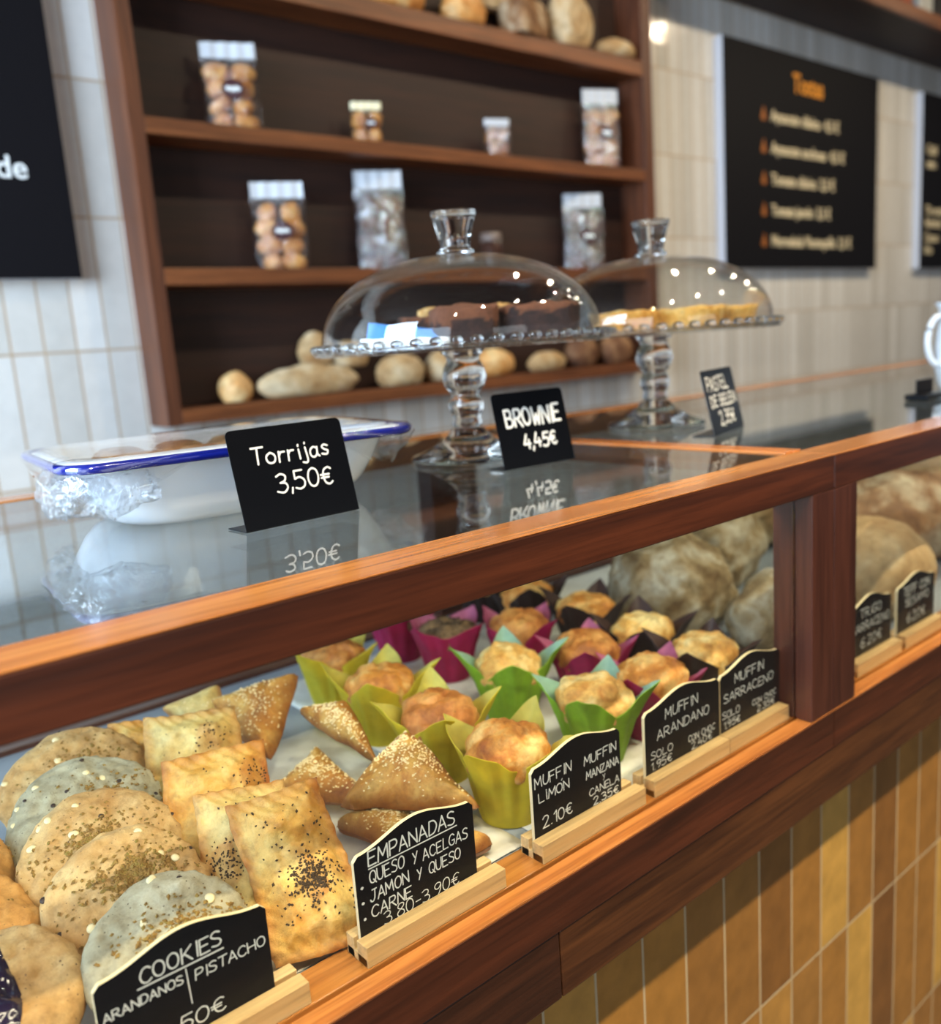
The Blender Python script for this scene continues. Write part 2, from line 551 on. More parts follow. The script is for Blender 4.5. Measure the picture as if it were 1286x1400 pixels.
# ---------------------------------------------------------------- chalk stroke lettering
GL = {
    'A': '0,0 2,6 4,0|.8,2 3.2,2', 'B': '0,0 0,6|~0,6 2.6,5.9 3.2,4.6 2.4,3.3 0,3.1|~0,3.1 2.8,3 3.7,1.6 2.7,.2 0,0',
    'C': '~3.8,5 2.6,6 1,5.5 0,3 .8,.7 2.4,0 3.8,.9', 'D': '0,0 0,6|~0,6 2.4,5.6 3.8,3.2 2.6,.5 0,0',
    'E': '3.4,6 0,6 0,0 3.5,0|0,3.1 2.8,3.1', 'F': '3.5,6 0,6 0,0|0,3.2 2.7,3.2',
    'G': '~3.8,5 2.6,6 1,5.5 0,3 .8,.6 2.4,0 3.7,.9 3.8,2.6|2.2,2.6 3.8,2.6', 'H': '0,0 0,6|3.8,0 3.8,6|0,3 3.8,3',
    'I': '1,0 1,6', 'i': '1,0 1,5|1,5.9 1.1,6.3', 'J': '1,6 3.6,6|~2.6,6 2.6,2 1.9,.3 .7,.1 0,1.2',
    'K': '0,0 0,6|3.6,6 0,2.6|1,3.4 3.8,0', 'L': '0,6 0,0 3.4,0', 'M': '0,0 .3,6 2.2,1.8 4.2,6 4.6,0', 'N': '0,0 0,6 3.8,0 3.8,6',
    'O': '~2,6 .6,5.2 0,3 .6,.8 2,0 3.4,.8 4,3 3.4,5.2 2,6', 'P': '0,0 0,6|~0,6 2.6,5.9 3.5,4.4 2.5,2.9 0,2.7',
    'Q': '~2,6 .6,5.2 0,3 .6,.8 2,0 3.4,.8 4,3 3.4,5.2 2,6|2.4,1.6 4.1,-.5', 'R': '0,0 0,6|~0,6 2.6,5.9 3.3,4.5 2.4,3.1 0,2.9|1.2,3 3.8,0',
    'S': '~3.5,5.3 2.2,6 .7,5.6 .3,4.3 1.6,3.3 3.1,2.5 3.5,1.2 2.3,.1 0,.6', 'T': '0,6 4,6|2,6 2,0', 'U': '~0,6 0,2 .9,.2 2.6,.1 3.6,2 3.7,6',
    'V': '0,6 2,0 4,6', 'W': '0,6 1.1,0 2.3,3.6 3.4,0 4.6,6', 'X': '0,0 3.8,6|0,6 3.8,0', 'Y': '0,6 1.8,3.2|3.8,6 1.2,0', 'Z': '0,6 3.7,6 0,0 3.8,0',
    '0': '~1.7,6 .5,5.2 0,3 .5,.8 1.7,0 2.9,.8 3.4,3 2.9,5.2 1.7,6', '1': '.4,4.6 1.8,6 1.8,0', '2': '~0,4.8 1,6 2.6,5.7 3,4.2 1.6,1.8 0,0|0,0 3.4,0',
    '3': '~.2,5.4 1.6,6 3,5.2 2.7,3.7 1.3,3.2|~1.3,3.2 3,2.8 3.4,1.3 2.1,0 .1,.6', '4': '1.6,6 0,2 3.6,2|2.7,3.6 2.7,0', '5': '3.3,6 .6,6 .4,3.4|~.4,3.4 2,3.8 3.3,2.6 3,.8 1.5,0 .1,.5',
    '6': '~2.9,6 1,4.6 0,2 .9,.2 2.4,.2 3.2,1.6 2.4,3 .9,2.9 .1,1.8', '8': '~1.7,3.2 .4,4.2 .7,5.6 1.9,6 3,5.4 2.8,4.2 1.6,3.2 .2,1.9 .5,.4 1.8,0 3.2,.7 3,2.2 1.7,3.2',
    '9': '~3,4.6 2,3.2 .6,3.4 .1,4.8 1.1,6 2.6,5.8 3.1,4.4 2.7,2 1.6,0', '€': '~3.6,5.2 2.6,5.8 1.2,5 .8,3 1.3,.9 2.6,.2 3.7,.9|0,3.5 2.8,3.5|0,2.5 2.6,2.5',
    ',': '.6,.6 .2,-1', '.': '.3,0 .45,.25', '-': '.2,2.8 2.4,2.8', '*': '~.6,2.6 1.1,3.1 1.6,2.6 1.1,2.1 .6,2.6', '|': '.5,-4 .3,7',
    'o': '~1.6,3.8 .4,3 0,1.8 .5,.4 1.6,0 2.7,.5 3.1,1.9 2.7,3.1 1.6,3.8', 'r': '.2,0 .3,3.8|~.3,2.3 1,3.5 2.3,3.6', 'j': '~1.4,3.8 1.5,-.6 .9,-1.9 -.4,-1.6|1.5,5.2 1.6,5.6',
    'a': '~2.7,3.2 1.4,3.8 .2,2.6 .3,.7 1.4,0 2.5,1 2.8,3.6|~2.8,3.6 2.7,1 3.4,.1', 's': '~2.4,3.3 1.2,3.8 .3,3 1.2,2 2.3,1.3 1.7,.1 0,.4', 'l': '1,0 1,3.6|1,4.9 1.1,5.3',
    't': '1.4,5.5 1.3,.8 2.2,0|0,3.8 2.6,3.8',
}


def glyph_polys(ch):
    out = []
    for part in GL[ch].split('|'):
        cur = part.startswith('~')
        pts = [tuple(float(q) for q in p.split(',')) for p in part.lstrip('~').split(' ')]
        if cur:
            res = []
            for i in range(len(pts) - 1):
                p0, p1, p2, p3 = pts[max(0, i - 1)], pts[i], pts[i + 1], pts[min(len(pts) - 1, i + 2)]
                for k in range(4):
                    t = k / 4.0
                    res.append(tuple(0.5 * ((2 * p1[c]) + (-p0[c] + p2[c]) * t + (2 * p0[c] - 5 * p1[c] + 4 * p2[c] - p3[c]) * t * t + (-p0[c] + 3 * p1[c] - 3 * p2[c] + p3[c]) * t ** 3) for c in (0, 1)))
            res.append(pts[-1])
            pts = res
        out.append(pts)
    return out


def gwidth(ch):
    if ch == ' ':
        return 2.4
    return max(p[0] for q in glyph_polys(ch) for p in q)


def chalk(lines, rnd, parent, extra=(), name='chalk_lettering', y=0.0):
    """lines: (text, x0, x1, z, height, stroke). Strokes lie in the local XZ plane at y, facing -Y"""
    mb = MB()

    def stroke(pts, w):
        for i in range(len(pts)):
            x, z = pts[i]
            ww = w * rnd.uniform(0.85, 1.15)
            lv = y - 0.00002 * rnd.random()
            mb.add([(x + ww / 2 * math.cos(PI / 4 * k), lv, z + ww / 2 * math.sin(PI / 4 * k)) for k in range(8)], [tuple(range(8))])
            if i:
                ax, az = pts[i - 1]
                dx, dz = x - ax, z - az
                L = math.hypot(dx, dz)
                if L < 1e-7:
                    continue
                nx, nz = -dz / L * w / 2, dx / L * w / 2
                lv = y - 0.00002 * rnd.random()
                mb.add([(ax + nx, lv, az + nz), (ax - nx, lv, az - nz), (x - nx, lv, z - nz), (x + nx, lv, z + nz)], [(0, 1, 2, 3)])
    for (txt, x0, x1, z, h, w) in lines:
        gap = 1.0
        tot = sum(gwidth(c) for c in txt) + gap * (len(txt) - 1)
        sx = (x1 - x0) / tot
        sz = h / 6.0
        cx = 0.0
        for c in txt:
            jz = rnd.uniform(-0.25, 0.25)
            sh = rnd.uniform(-0.05, 0.08)
            if c != ' ':
                for pts in glyph_polys(c):
                    stroke([(x0 + (cx + p[0] + sh * p[1]) * sx, z + (p[1] + jz) * sz) for p in pts], w)
            cx += gwidth(c) + gap
    for (pts, w) in extra:
        stroke(pts, w)
    o = mb.build(name, M['chalk'], parent)
    return o


def price_sign(x0, wid, label, lines, extra=(), shoulder=0.9965, hump=0.0105, seed=1, yb=0.038, wb=None):
    rnd = random.Random(seed)
    t = empty('price_sign', (x0, yb, ZL - 0.0006))
    tag(t, label, 'price sign', 'small chalkboard price signs along the sill')
    zo = ZL - 0.0006
    b = MB()
    bw = wb or (-0.004, wid + 0.018)
    b.box(bw[0], bw[1], -0.0145, -0.0020, 0, 0.0160)
    b.box(bw[0], bw[1], 0.0020, 0.0115, 0, 0.0160)
    b.box(bw[0], bw[1], -0.0140, 0.0110, 0, 0.0070)
    b.build('wooden_base', M['beech'], t, bevel=0.0006)
    n = 30
    prof = [(0.0, 0.0075), (wid, 0.0075)]
    top = []
    for k in range(n + 1):
        u = k / n
        z = shoulder - zo + hump * (0.5 - 0.5 * math.cos(2 * PI * u)) ** 1.15
        if u < 0.03 or u > 0.97:
            d = (0.03 - min(u, 1 - u)) / 0.03
            z -= 0.0035 * d * d
        top.append((wid * (1 - u), z))
    prof += top
    m = MB()
    th = 0.0016
    N = len(prof)
    vs = [(x, -th, z) for x, z in prof] + [(x, th, z) for x, z in prof]
    m.add(vs, [tuple(range(N))], 0)
    m.add(vs, [tuple(N + i for i in range(N - 1, -1, -1))], 0)
    m.add(vs, [(i, N + i, N + (i + 1) % N, (i + 1) % N) for i in range(N)], 1)
    bo = m.build('chalkboard', [M['slate'], M['edge']], t, weld=True)
    chalk([(a, b_, c, d - zo, e, f) for (a, b_, c, d, e, f) in lines], rnd, bo, [([(p[0], p[1] - zo) for p in pts], w) for pts, w in extra], y=-th - 0.0002)
    return t


S1 = 0.00105
price_sign(0.1035, 0.107, 'chalkboard sign reading COOKIES in front of the round cookies', [
    ('COOKIES', 0.026, 0.076, 0.9842, 0.0098, 0.0011), ('ARANDANOS', 0.003, 0.0500, 0.9718, 0.0058, 0.0009), ('PISTACHO', 0.0575, 0.104, 0.9692, 0.0068, 0.0009),
    ('3.50€', 0.030, 0.0735, 0.9405, 0.0098, 0.0010)],
    [([(0.024, 0.9822), (0.0765, 0.9812)], 0.0011), ([(0.0525, 0.9800), (0.0535, 0.9560)], 0.0008)], seed=3)
price_sign(0.277, 0.107, 'chalkboard sign reading EMPANADAS in front of the triangle pastries', [
    ('EMPANADAS', 0.0115, 0.089, 0.9858, 0.0108, 0.0012), ('QUESO', 0.0115, 0.041, 0.9722, 0.0092, 0.0010), ('Y', 0.0485, 0.0525, 0.9705, 0.0085, 0.0010),
    ('ACELGAS', 0.0577, 0.0999, 0.9692, 0.0086, 0.0010), ('JAMON', 0.0105, 0.0438, 0.9588, 0.0088, 0.0010), ('Y', 0.0515, 0.0555, 0.9565, 0.0083, 0.0010),
    ('QUESO', 0.0621, 0.0919, 0.9560, 0.0086, 0.0010), ('CARNE', 0.0105, 0.0453, 0.9465, 0.0085, 0.0010), ('3.80-3.90€', 0.020, 0.0885, 0.9362, 0.0098, 0.0008),
    ('*', 0.0030, 0.0052, 0.9695, 0.0070, 0.0012), ('*', 0.0030, 0.0052, 0.9575, 0.0070, 0.0012), ('*', 0.0030, 0.0052, 0.9455, 0.0070, 0.0012)],
    [([(0.0115, 0.9838), (0.0905, 0.9832)], 0.0010)], seed=5)
price_sign(0.4465, 0.108, 'chalkboard sign reading MUFFIN LIMON and MUFFIN MANZANA Y CANELA', [
    ('MUFFIN', 0.003, 0.0455, 0.9795, 0.0090, 0.0010), ('LiMON', 0.0067, 0.0423, 0.9660, 0.0080, 0.0010), ('2.10€', 0.0097, 0.0445, 0.9420, 0.0100, 0.0010),
    ('MUFFIN', 0.0615, 0.1023, 0.9775, 0.0080, 0.0010), ('MANZANA', 0.0633, 0.1055, 0.9640, 0.0072, 0.0009), ('Y', 0.0838, 0.0868, 0.9555, 0.0056, 0.0006),
    ('CANELA', 0.0662, 0.1050, 0.9472, 0.0064, 0.0008), ('2.35€', 0.071, 0.1035, 0.9372, 0.0070, 0.0009)], [([(0.0335, 0.9755), (0.0345, 0.9768)], 0.0008)], seed=7)
price_sign(0.589, 0.1155, 'chalkboard sign reading MUFFIN ARANDANO, touching the next sign', [
    ('MUFFIN', 0.030, 0.080, 0.9825, 0.0098, 0.0009), ('ARANDANO', 0.0174, 0.0975, 0.9660, 0.0092, 0.0009), ('SOLO', 0.0076, 0.040, 0.9490, 0.0072, 0.0007),
    ('CON CHOC', 0.0644, 0.107, 0.9465, 0.0062, 0.0007), ('1.95€', 0.0068, 0.0382, 0.9385, 0.0075, 0.0007), ('2.40€', 0.0693, 0.1016, 0.9380, 0.0070, 0.0007)], seed=11, wb=(-0.004, 0.1135))
price_sign(0.706, 0.1085, 'chalkboard sign reading MUFFIN SARRACENO beside the wooden corner post', [
    ('MUFFIN', 0.0253, 0.0774, 0.9830, 0.0097, 0.0010), ('SARRACENO', 0.006, 0.0955, 0.9665, 0.0090, 0.0009), ('SOLO', 0.0032, 0.033, 0.9500, 0.0074, 0.0008),
    ('CON CHOC', 0.0566, 0.1015, 0.9480, 0.0060, 0.0007), ('1.95€', 0.0051, 0.0339, 0.9395, 0.0070, 0.0008), ('2.35€', 0.0652, 0.0979, 0.9385, 0.0070, 0.0008)], seed=13, wb=(-0.0025, 0.106))
price_sign(0.967, 0.105, 'chalkboard sign reading TRIGO SARRACENO before the round loaf', [
    ('TRIGO', 0.025, 0.078, 0.9820, 0.0110, 0.0009), ('SARRACENO', 0.006, 0.100, 0.9660, 0.0100, 0.0009), ('6.20€', 0.028, 0.080, 0.9450, 0.0120, 0.0009)], seed=17, wb=(-0.004, 0.109))
price_sign(1.0895, 0.107, 'chalkboard sign reading TEFF CON, last along the sill of the bread case', [
    ('TEFF CON', 0.016, 0.092, 0.9820, 0.0110, 0.0012), ('SESAMO', 0.022, 0.090, 0.9670, 0.0100, 0.0010), ('6.20€', 0.028, 0.080, 0.9450, 0.0120, 0.0010)], seed=19, wb=(-0.002, 0.112))


# ---------------------------------------------------------------- bent black cards on the glass top
def bent_card(p0, p1, h, lean, label, lines, seed, foot=0.03):
    a, b = Vector(p0), Vector(p1)
    x = (b - a).normalized()
    yv = Vector((-x.y, x.x, 0))
    w = (b - a).length
    m = Matrix((x, yv, Vector((0, 0, 1)))).transposed().to_4x4()
    m.translation = a
    t = empty('price_card', mtx=m)
    tag(t, label, 'price card', 'bent black price cards on the glass top')
    th = 0.0009
    s = MB()
    r = 0.005
    tilt = Matrix.Rotation(-lean, 4, 'X')
    out = [(0, 0.0011), (w, 0.0011), (w, h - r)] + [(w - r + r * math.cos(q), h - r + r * math.sin(q)) for q in (PI / 8, PI / 4, PI * 3 / 8, PI / 2)] + \
          [(r + r * math.cos(q), h - r + r * math.sin(q)) for q in (PI / 2, PI * 5 / 8, PI * 3 / 4, PI * 7 / 8, PI)]
    N = len(out)
    vs = [tilt @ Vector((px, -th / 2, pz)) for px, pz in out] + [tilt @ Vector((px, th / 2, pz)) for px, pz in out]
    s.add(vs, [tuple(range(N)), tuple(N + i for i in range(N - 1, -1, -1))] + [(i, N + i, N + (i + 1) % N, (i + 1) % N) for i in range(N)])
    s.build('card_face', M['card'], t)
    MB().box(0, w, 0, foot, 0.0002, 0.0011).build('card_foot', M['card'], t)
    o = chalk(lines, random.Random(seed), t, y=-th / 2 - 0.0002)
    o.matrix_local = tilt
    return t


bent_card((0.3045, 0.199, 1.2), (0.4150, 0.2045, 1.2), 0.083, 0.22, 'black card reading Torrijas 3,50 leaning before the enamel dish', [
    ('Torrljas', 0.018, 0.092, 0.0525, 0.0135, 0.0018), ('3,50€', 0.035, 0.090, 0.0270, 0.0155, 0.0017)], 2)
bent_card((0.629, 0.247, 1.2), (0.731, 0.241, 1.2), 0.083, 0.22, 'black card reading BROWNIE at the foot of the nearer cake stand', [
    ('BROWNIE', 0.014, 0.092, 0.046, 0.0185, 0.0030), ('4,45€', 0.033, 0.080, 0.020, 0.0150, 0.0025)], 4)
bent_card((0.948, 0.204, 1.2), (1.064, 0.237, 1.2), 0.084, 0.22, 'black card reading PASTEL DE BELEN at the foot of the farther cake stand', [
    ('PASTEL', 0.012, 0.092, 0.057, 0.017, 0.0024), ('DE BELEN', 0.014, 0.110, 0.036, 0.014, 0.0022), ('2,35€', 0.034, 0.092, 0.012, 0.017, 0.0024)], 6)


# ---------------------------------------------------------------- pastry builders
def crumbs(name, mat, pts, size, rnd, parent, long=1.0, kind='stuff'):
    mb = MB()
    for p, nrm in pts:
        s = size * rnd.uniform(0.6, 1.4)
        m = frame(p, Vector(nrm) + Vector((rnd.uniform(-.3, .3), rnd.uniform(-.3, .3), rnd.uniform(-.3, .3))), (rnd.uniform(-1, 1), rnd.uniform(-1, 1), rnd.uniform(-1, 1) + .01))
        L = s * long
        vs = [m @ Vector(q) for q in ((L, 0, 0), (-L, 0, 0), (0, s, 0), (0, -s, 0), (0, 0, s * 0.7), (0, 0, -s * 0.7))]
        mb.add(vs, [(0, 2, 4), (2, 1, 4), (1, 3, 4), (3, 0, 4), (2, 0, 5), (1, 2, 5), (3, 1, 5), (0, 3, 5)])
    o = mb.build(name, mat, parent)
    if kind:
        o['kind'] = kind
    return o


M['pistachio'] = pastry('pistachio_crumb', [(0.3, lin(104, 76, 30)), (0.5, lin(150, 112, 48)), (0.7, lin(140, 128, 58))], 300, bump=0.2, rough=0.8)
M['herb'] = plain('dried_herb', (70, 52, 34), 0.9)
M['herb_green'] = plain('dried_green_herb', (84, 80, 42), 0.9)
M['sesame'] = plain('sesame_seed', (240, 214, 158), 0.5)
M['white_choc'] = plain('white_chocolate', (236, 216, 168), 0.5)
M['dark_choc'] = plain('dark_chocolate', (52, 34, 28), 0.5)
M['jam'] = plain('blueberry_jam', (30, 18, 44), 0.12, Coat_Weight=0.6)
M['cookie_gold'] = pastry('cookie_dough_golden', [(0.28, lin(178, 130, 72)), (0.5, lin(202, 160, 102)), (0.72, lin(220, 188, 134))], 26, (112, 82, 52), 300, 0.42, 0.6, 0.75)
M['cookie_grey'] = pastry('cookie_dough_grey', [(0.28, lin(146, 134, 106)), (0.5, lin(174, 164, 136)), (0.72, lin(198, 190, 164))], 26, (104, 92, 70), 300, 0.42, 0.6, 0.75)
M['cookie_orange'] = pastry('cookie_dough_orange', [(0.28, lin(188, 126, 58)), (0.5, lin(210, 152, 80)), (0.72, lin(226, 178, 112))], 26, (96, 60, 34), 200, 0.34, 0.5, 0.75)


def cookie(c, nrm, label, mat, seed, R=0.056, t=0.027, crumb=(0.0, 0.1), ncr=420, whites=4, darks=4, jam=False):
    rnd = random.Random(seed)
    m = frame(c, nrm, (1, 0.1, 0))
    nu, nv = 84, 26

    def surf(a, s, top=True):
        # s 0 centre .. 1 rim
        rr = R * (1 + 0.05 * fbm((math.cos(a), math.sin(a), seed), 1.4, 3, seed))
        if top:
            r = rr * math.sin(s * PI / 2)
            z = t * (math.cos(s * PI / 2) ** 0.62) * 0.75 + 0.0
        else:
            r = rr * math.sin(s * PI / 2)
            z = -t * 0.28 * (math.cos(s * PI / 2) ** 0.35)
        p = Vector((r * math.cos(a), r * math.sin(a), z))
        if top:
            k = 0.0042 * fbm(p, 30, 3, seed) + 0.0022 * fbm(p, 105, 3, seed + 3) - 0.0024 * max(0, ridge(p, 42, seed) - 0.72) * 3
            p.z += k
            p.x *= 1 + 0.5 * k / R
        return p
    mb = MB()
    mb.grid(nu, nv, lambda i, j: surf(2 * PI * i / nu, (j / (nv - 1)), True), wrap=True)
    mb.grid(nu, 10, lambda i, j: surf(2 * PI * i / nu, j / 9, False), wrap=True)
    o = mb.build('cookie', mat, smooth=True, weld=True)
    o.matrix_world = m
    tag(o, label, 'cookie', 'cookies piled behind the cookies sign')
    pts = []
    for k in range(ncr):
        ang = rnd.uniform(0, 2 * PI)
        rad = abs(rnd.gauss(0, 0.34))
        x = crumb[0] * R + rad * R * 1.25 * math.cos(ang)
        y = crumb[1] * R + rad * R * 0.75 * math.sin(ang)
        s = min(0.97, math.asin(min(0.99, math.hypot(x, y) / R)) / (PI / 2))
        a = math.atan2(y, x)
        pts.append((surf(a, s) + Vector((0, 0, 0.0005)), (x / R * .6, y / R * .6, 1)))
    if ncr:
        crumbs('crumb_topping', M['pistachio'] if not jam else M['herb'], pts, 0.0013, rnd, o, 1.4)

    def chip(name, mat, sz):
        a, s = rnd.uniform(0, 2 * PI), rnd.uniform(0.25, 0.8)
        p = surf(a, s)
        b = MB()
        sq_ = rnd.uniform(0.6, 1.0)
        b.lathe([(0, -sz * .45), (sz * .6, -sz * .4), (sz, 0), (sz * .72, sz * .22), (0, sz * .32)], 14, c=p, wob=lambda r_, z_, a_: (r_ * (sq_ + (1 - sq_) * abs(math.cos(a_ + sq_ * 9))), z_))
        b.build(name, mat, o, smooth=True, weld=True)
    for k in range(whites):
        chip('white_chocolate_chip', M['white_choc'], rnd.uniform(0.0028, 0.0042))
    for k in range(darks):
        chip('dark_chocolate_chip', M['dark_choc'], rnd.uniform(0.0018, 0.003))
    if jam:
        b = MB()
        n = 30

        def jf(i, j):
            u = i / (n - 1)
            v_ = (j / 11 - 0.5)
            x = (-0.07 + 0.26 * u + 0.04 * math.sin(u * 7)) * R + v_ * R * 0.30 * (0.5 + math.sin(u * PI))
            y = (-0.75 + 1.45 * u) * R
            s = min(0.97, math.asin(min(0.98, math.hypot(x, y) / R)) / (PI / 2))
            q = surf(math.atan2(y, x), s)
            return q + Vector((0, 0, 0.0003 + 0.003 * (0.25 - v_ * v_) * 4 * math.sin(u * PI) ** 0.5 + 0.0012 * fbm(q, 120, 2, 5)))
        b.grid(n, 12, jf)
        b.build('blueberry_jam', M['jam'], o, smooth=True)
    return o


tn = Vector((-0.10, -0.50, 0.86))
cookie((0.167, 0.094, 0.952), (-0.12, -0.55, 0.83), 'grey-green cookie right behind the cookies sign, first of its row', M['cookie_grey'], 1, crumb=(0.1, 0.0), ncr=620)
cookie((0.163, 0.158, 0.962), tn, 'golden cookie with nut crumbs, second in the row behind the cookies sign', M['cookie_gold'], 2, R=0.057, crumb=(0.15, 0.15), ncr=560)
cookie((0.166, 0.222, 0.966), tn, 'golden cookie with white chips, third in the row behind the cookies sign', M['cookie_gold'], 3, R=0.060, crumb=(-0.05, 0.1), ncr=560, whites=6)
cookie((0.176, 0.288, 0.968), tn, 'greyish cookie dotted with chocolate, fourth in the row behind the cookies sign', M['cookie_grey'], 4, R=0.062, crumb=(0.3, 0.0), ncr=260, whites=7, darks=8)
cookie((0.188, 0.358, 0.968), tn, 'pale golden cookie at the far end of the row, under the top rail', M['cookie_gold'], 5, R=0.063, crumb=(0.2, 0.2), ncr=160)
cookie((0.066, 0.126, 0.952), (-0.05, -0.30, 0.95), 'pale cookie with a streak of dark blueberry jam, beside the cookies sign', M['cookie_gold'], 6, R=0.055, ncr=0, whites=0, darks=0, jam=True)
cookie((0.056, 0.205, 0.958), (-0.05, -0.4, 0.9), 'orange cookie right behind the blueberry jam cookie', M['cookie_orange'], 7, R=0.056, ncr=90, whites=0, darks=1)
cookie((0.062, 0.278, 0.962), (-0.05, -0.4, 0.9), 'orange cookie with a toasted crumb patch, farthest of the short row', M['cookie_orange'], 8, R=0.054, ncr=260, whites=0, darks=0)

M['puff'] = pastry('puff_pastry', [(0.28, lin(196, 126, 42)), (0.46, lin(224, 168, 76)), (0.68, lin(240, 208, 128))], 26, bump=0.6, rough=0.34, bake=True, bake_col=(172, 92, 26))
M['puff_pale'] = pastry('puff_pastry_pale', [(0.28, lin(198, 148, 70)), (0.46, lin(220, 188, 112)), (0.68, lin(232, 214, 150))], 26, bump=0.6, rough=0.4, bake=True, bake_col=(184, 112, 40))
M['tri'] = pastry('sesame_puff', [(0.28, lin(140, 80, 28)), (0.46, lin(190, 126, 48)), (0.68, lin(226, 180, 94))], 30, bump=0.6, rough=0.38, bake=True, bake_col=(140, 76, 28))


def puff(bot, up, right, w, label, mat, seed, thick=0.017, herbs=260, hspot=(0.55, 0.42)):
    """rectangular pastry: bot = middle of the lower edge, up = vector to the upper edge"""
    rnd = random.Random(seed)
    up = Vector(up)
    L = up.length
    y = up.normalized()
    x = Vector(right)
    x = (x - y * x.dot(y)).normalized()
    z = x.cross(y)
    m = Matrix((x, y, z)).transposed().to_4x4()
    m.translation = Vector(bot)
    nu, nv = 44, 62
    pos = {}

    def P(i, j, side):
        u, v_ = i / (nu - 1) * 2 - 1, j / (nv - 1) * 2 - 1
        e = min(1 - abs(u), (1 - abs(v_)) * L / w)
        flat = 0.13
        k = max(0.0, min(1.0, (e - flat) / 0.42))
        b = k * k * (3 - 2 * k)
        q = Vector((u * w / 2, (v_ + 1) / 2 * L, 0))
        q.x += 0.0045 * fbm((q.x, q.y, 0), 16, 2, seed) * abs(u) + 0.0015 * fbm((q.x, q.y, 0), 60, 2, seed + 2)
        q.y += 0.0045 * fbm((q.x, q.y, 3), 16, 2, seed + 1)
        rim = 0.0026 if side > 0 else -0.0026
        if e <= 0.001:
            rim = 0.0
        wr = 0.0036 * fbm((q.x, q.y, 1), 40, 4, seed) + 0.0034 * max(0, ridge((q.x * .8, q.y, 0), 34, seed) - 0.6) * b
        crimp = 0.0011 * math.sin((u * 7 + v_ * 11) * PI) * (1 - b)
        q.z = rim + side * thick * (0.62 if side > 0 else 0.35) * b + (wr * (0.35 + b) if side > 0 else 0) + crimp
        q.z += 0.006 * (v_ * v_) - 0.004 * u * u
        return q

    def bk(i, j):
        u, v_ = i / (nu - 1) * 2 - 1, j / (nv - 1) * 2 - 1
        e = min(1 - abs(u), (1 - abs(v_)) * L / w)
        return max(0.0, 0.75 - e * 3.2) * 0.8 + 0.25 * max(0, fbm((u, v_, 0), 1.6, 3, seed)) + 0.5 * max(0, ridge((u * 0.4, v_ * 0.7, seed), 2.4, seed) - 0.55) + (0.35 if math.hypot(u - hspot[0] * 2 + 1, v_ - hspot[1] * 2 + 1) < 0.3 else 0)
    mb = MB()
    mb.grid(nu, nv, lambda i, j: P(i, j, 1), bakefn=bk)
    mb.grid(nu, nv, lambda i, j: P(i, j, -1), bakefn=bk)
    o = mb.build('puff_empanada', mat, smooth=True, weld=True)
    o.matrix_world = m
    tag(o, label, 'pastry', 'rectangular puff empanadas')
    pts = []
    for k in range(herbs):
        if k < herbs * 0.7:
            uu, vv = hspot[0] + rnd.gauss(0, 0.10), hspot[1] + rnd.gauss(0, 0.07)
        else:
            uu, vv = rnd.uniform(0.15, 0.9), rnd.uniform(0.15, 0.9)
        i, j = int(max(2, min(nu - 3, uu * nu))), int(max(2, min(nv - 3, vv * nv)))
        p = P(i, j, 1) + Vector((rnd.uniform(-.5, .5) * w / nu, rnd.uniform(-.5, .5) * L / nv, 0.0004))
        pts.append((p, (0, 0, 1)))
    if herbs:
        crumbs('herb_topping', M['herb'], pts, 0.0008, rnd, o, 1.6)
    return o


puff((0.262, 0.060, 0.922), (0.014, 0.086, 0.084), (1, -0.10, 0.04), 0.074, 'rectangular puff empanada with a dark herb patch, nearest the sill', M['puff'], 11, herbs=420)
puff((0.236, 0.096, 0.922), (0.026, 0.082, 0.080), (1, -0.10, 0.0), 0.072, 'pale rectangular puff empanada leaning behind the herb patch one', M['puff_pale'], 12, herbs=160, hspot=(0.2, 0.5))
puff((0.243, 0.158, 0.924), (0.026, 0.080, 0.088), (1, -0.12, 0.05), 0.084, 'golden rectangular puff empanada in the middle of its row', M['puff'], 13, herbs=60, hspot=(0.85, 0.75))
puff((0.262, 0.262, 0.924), (0.030, 0.078, 0.088), (1, -0.15, 0.05), 0.086, 'rectangular puff empanada with purple dots behind the golden middle one', M['puff_pale'], 14, herbs=50, hspot=(0.65, 0.72))
puff((0.250, 0.330, 0.924), (0.020, 0.06, 0.070), (1, 0.1, 0.0), 0.080, 'small orange puff empanada half hidden behind the purple dotted one', M['puff'], 15, herbs=0)


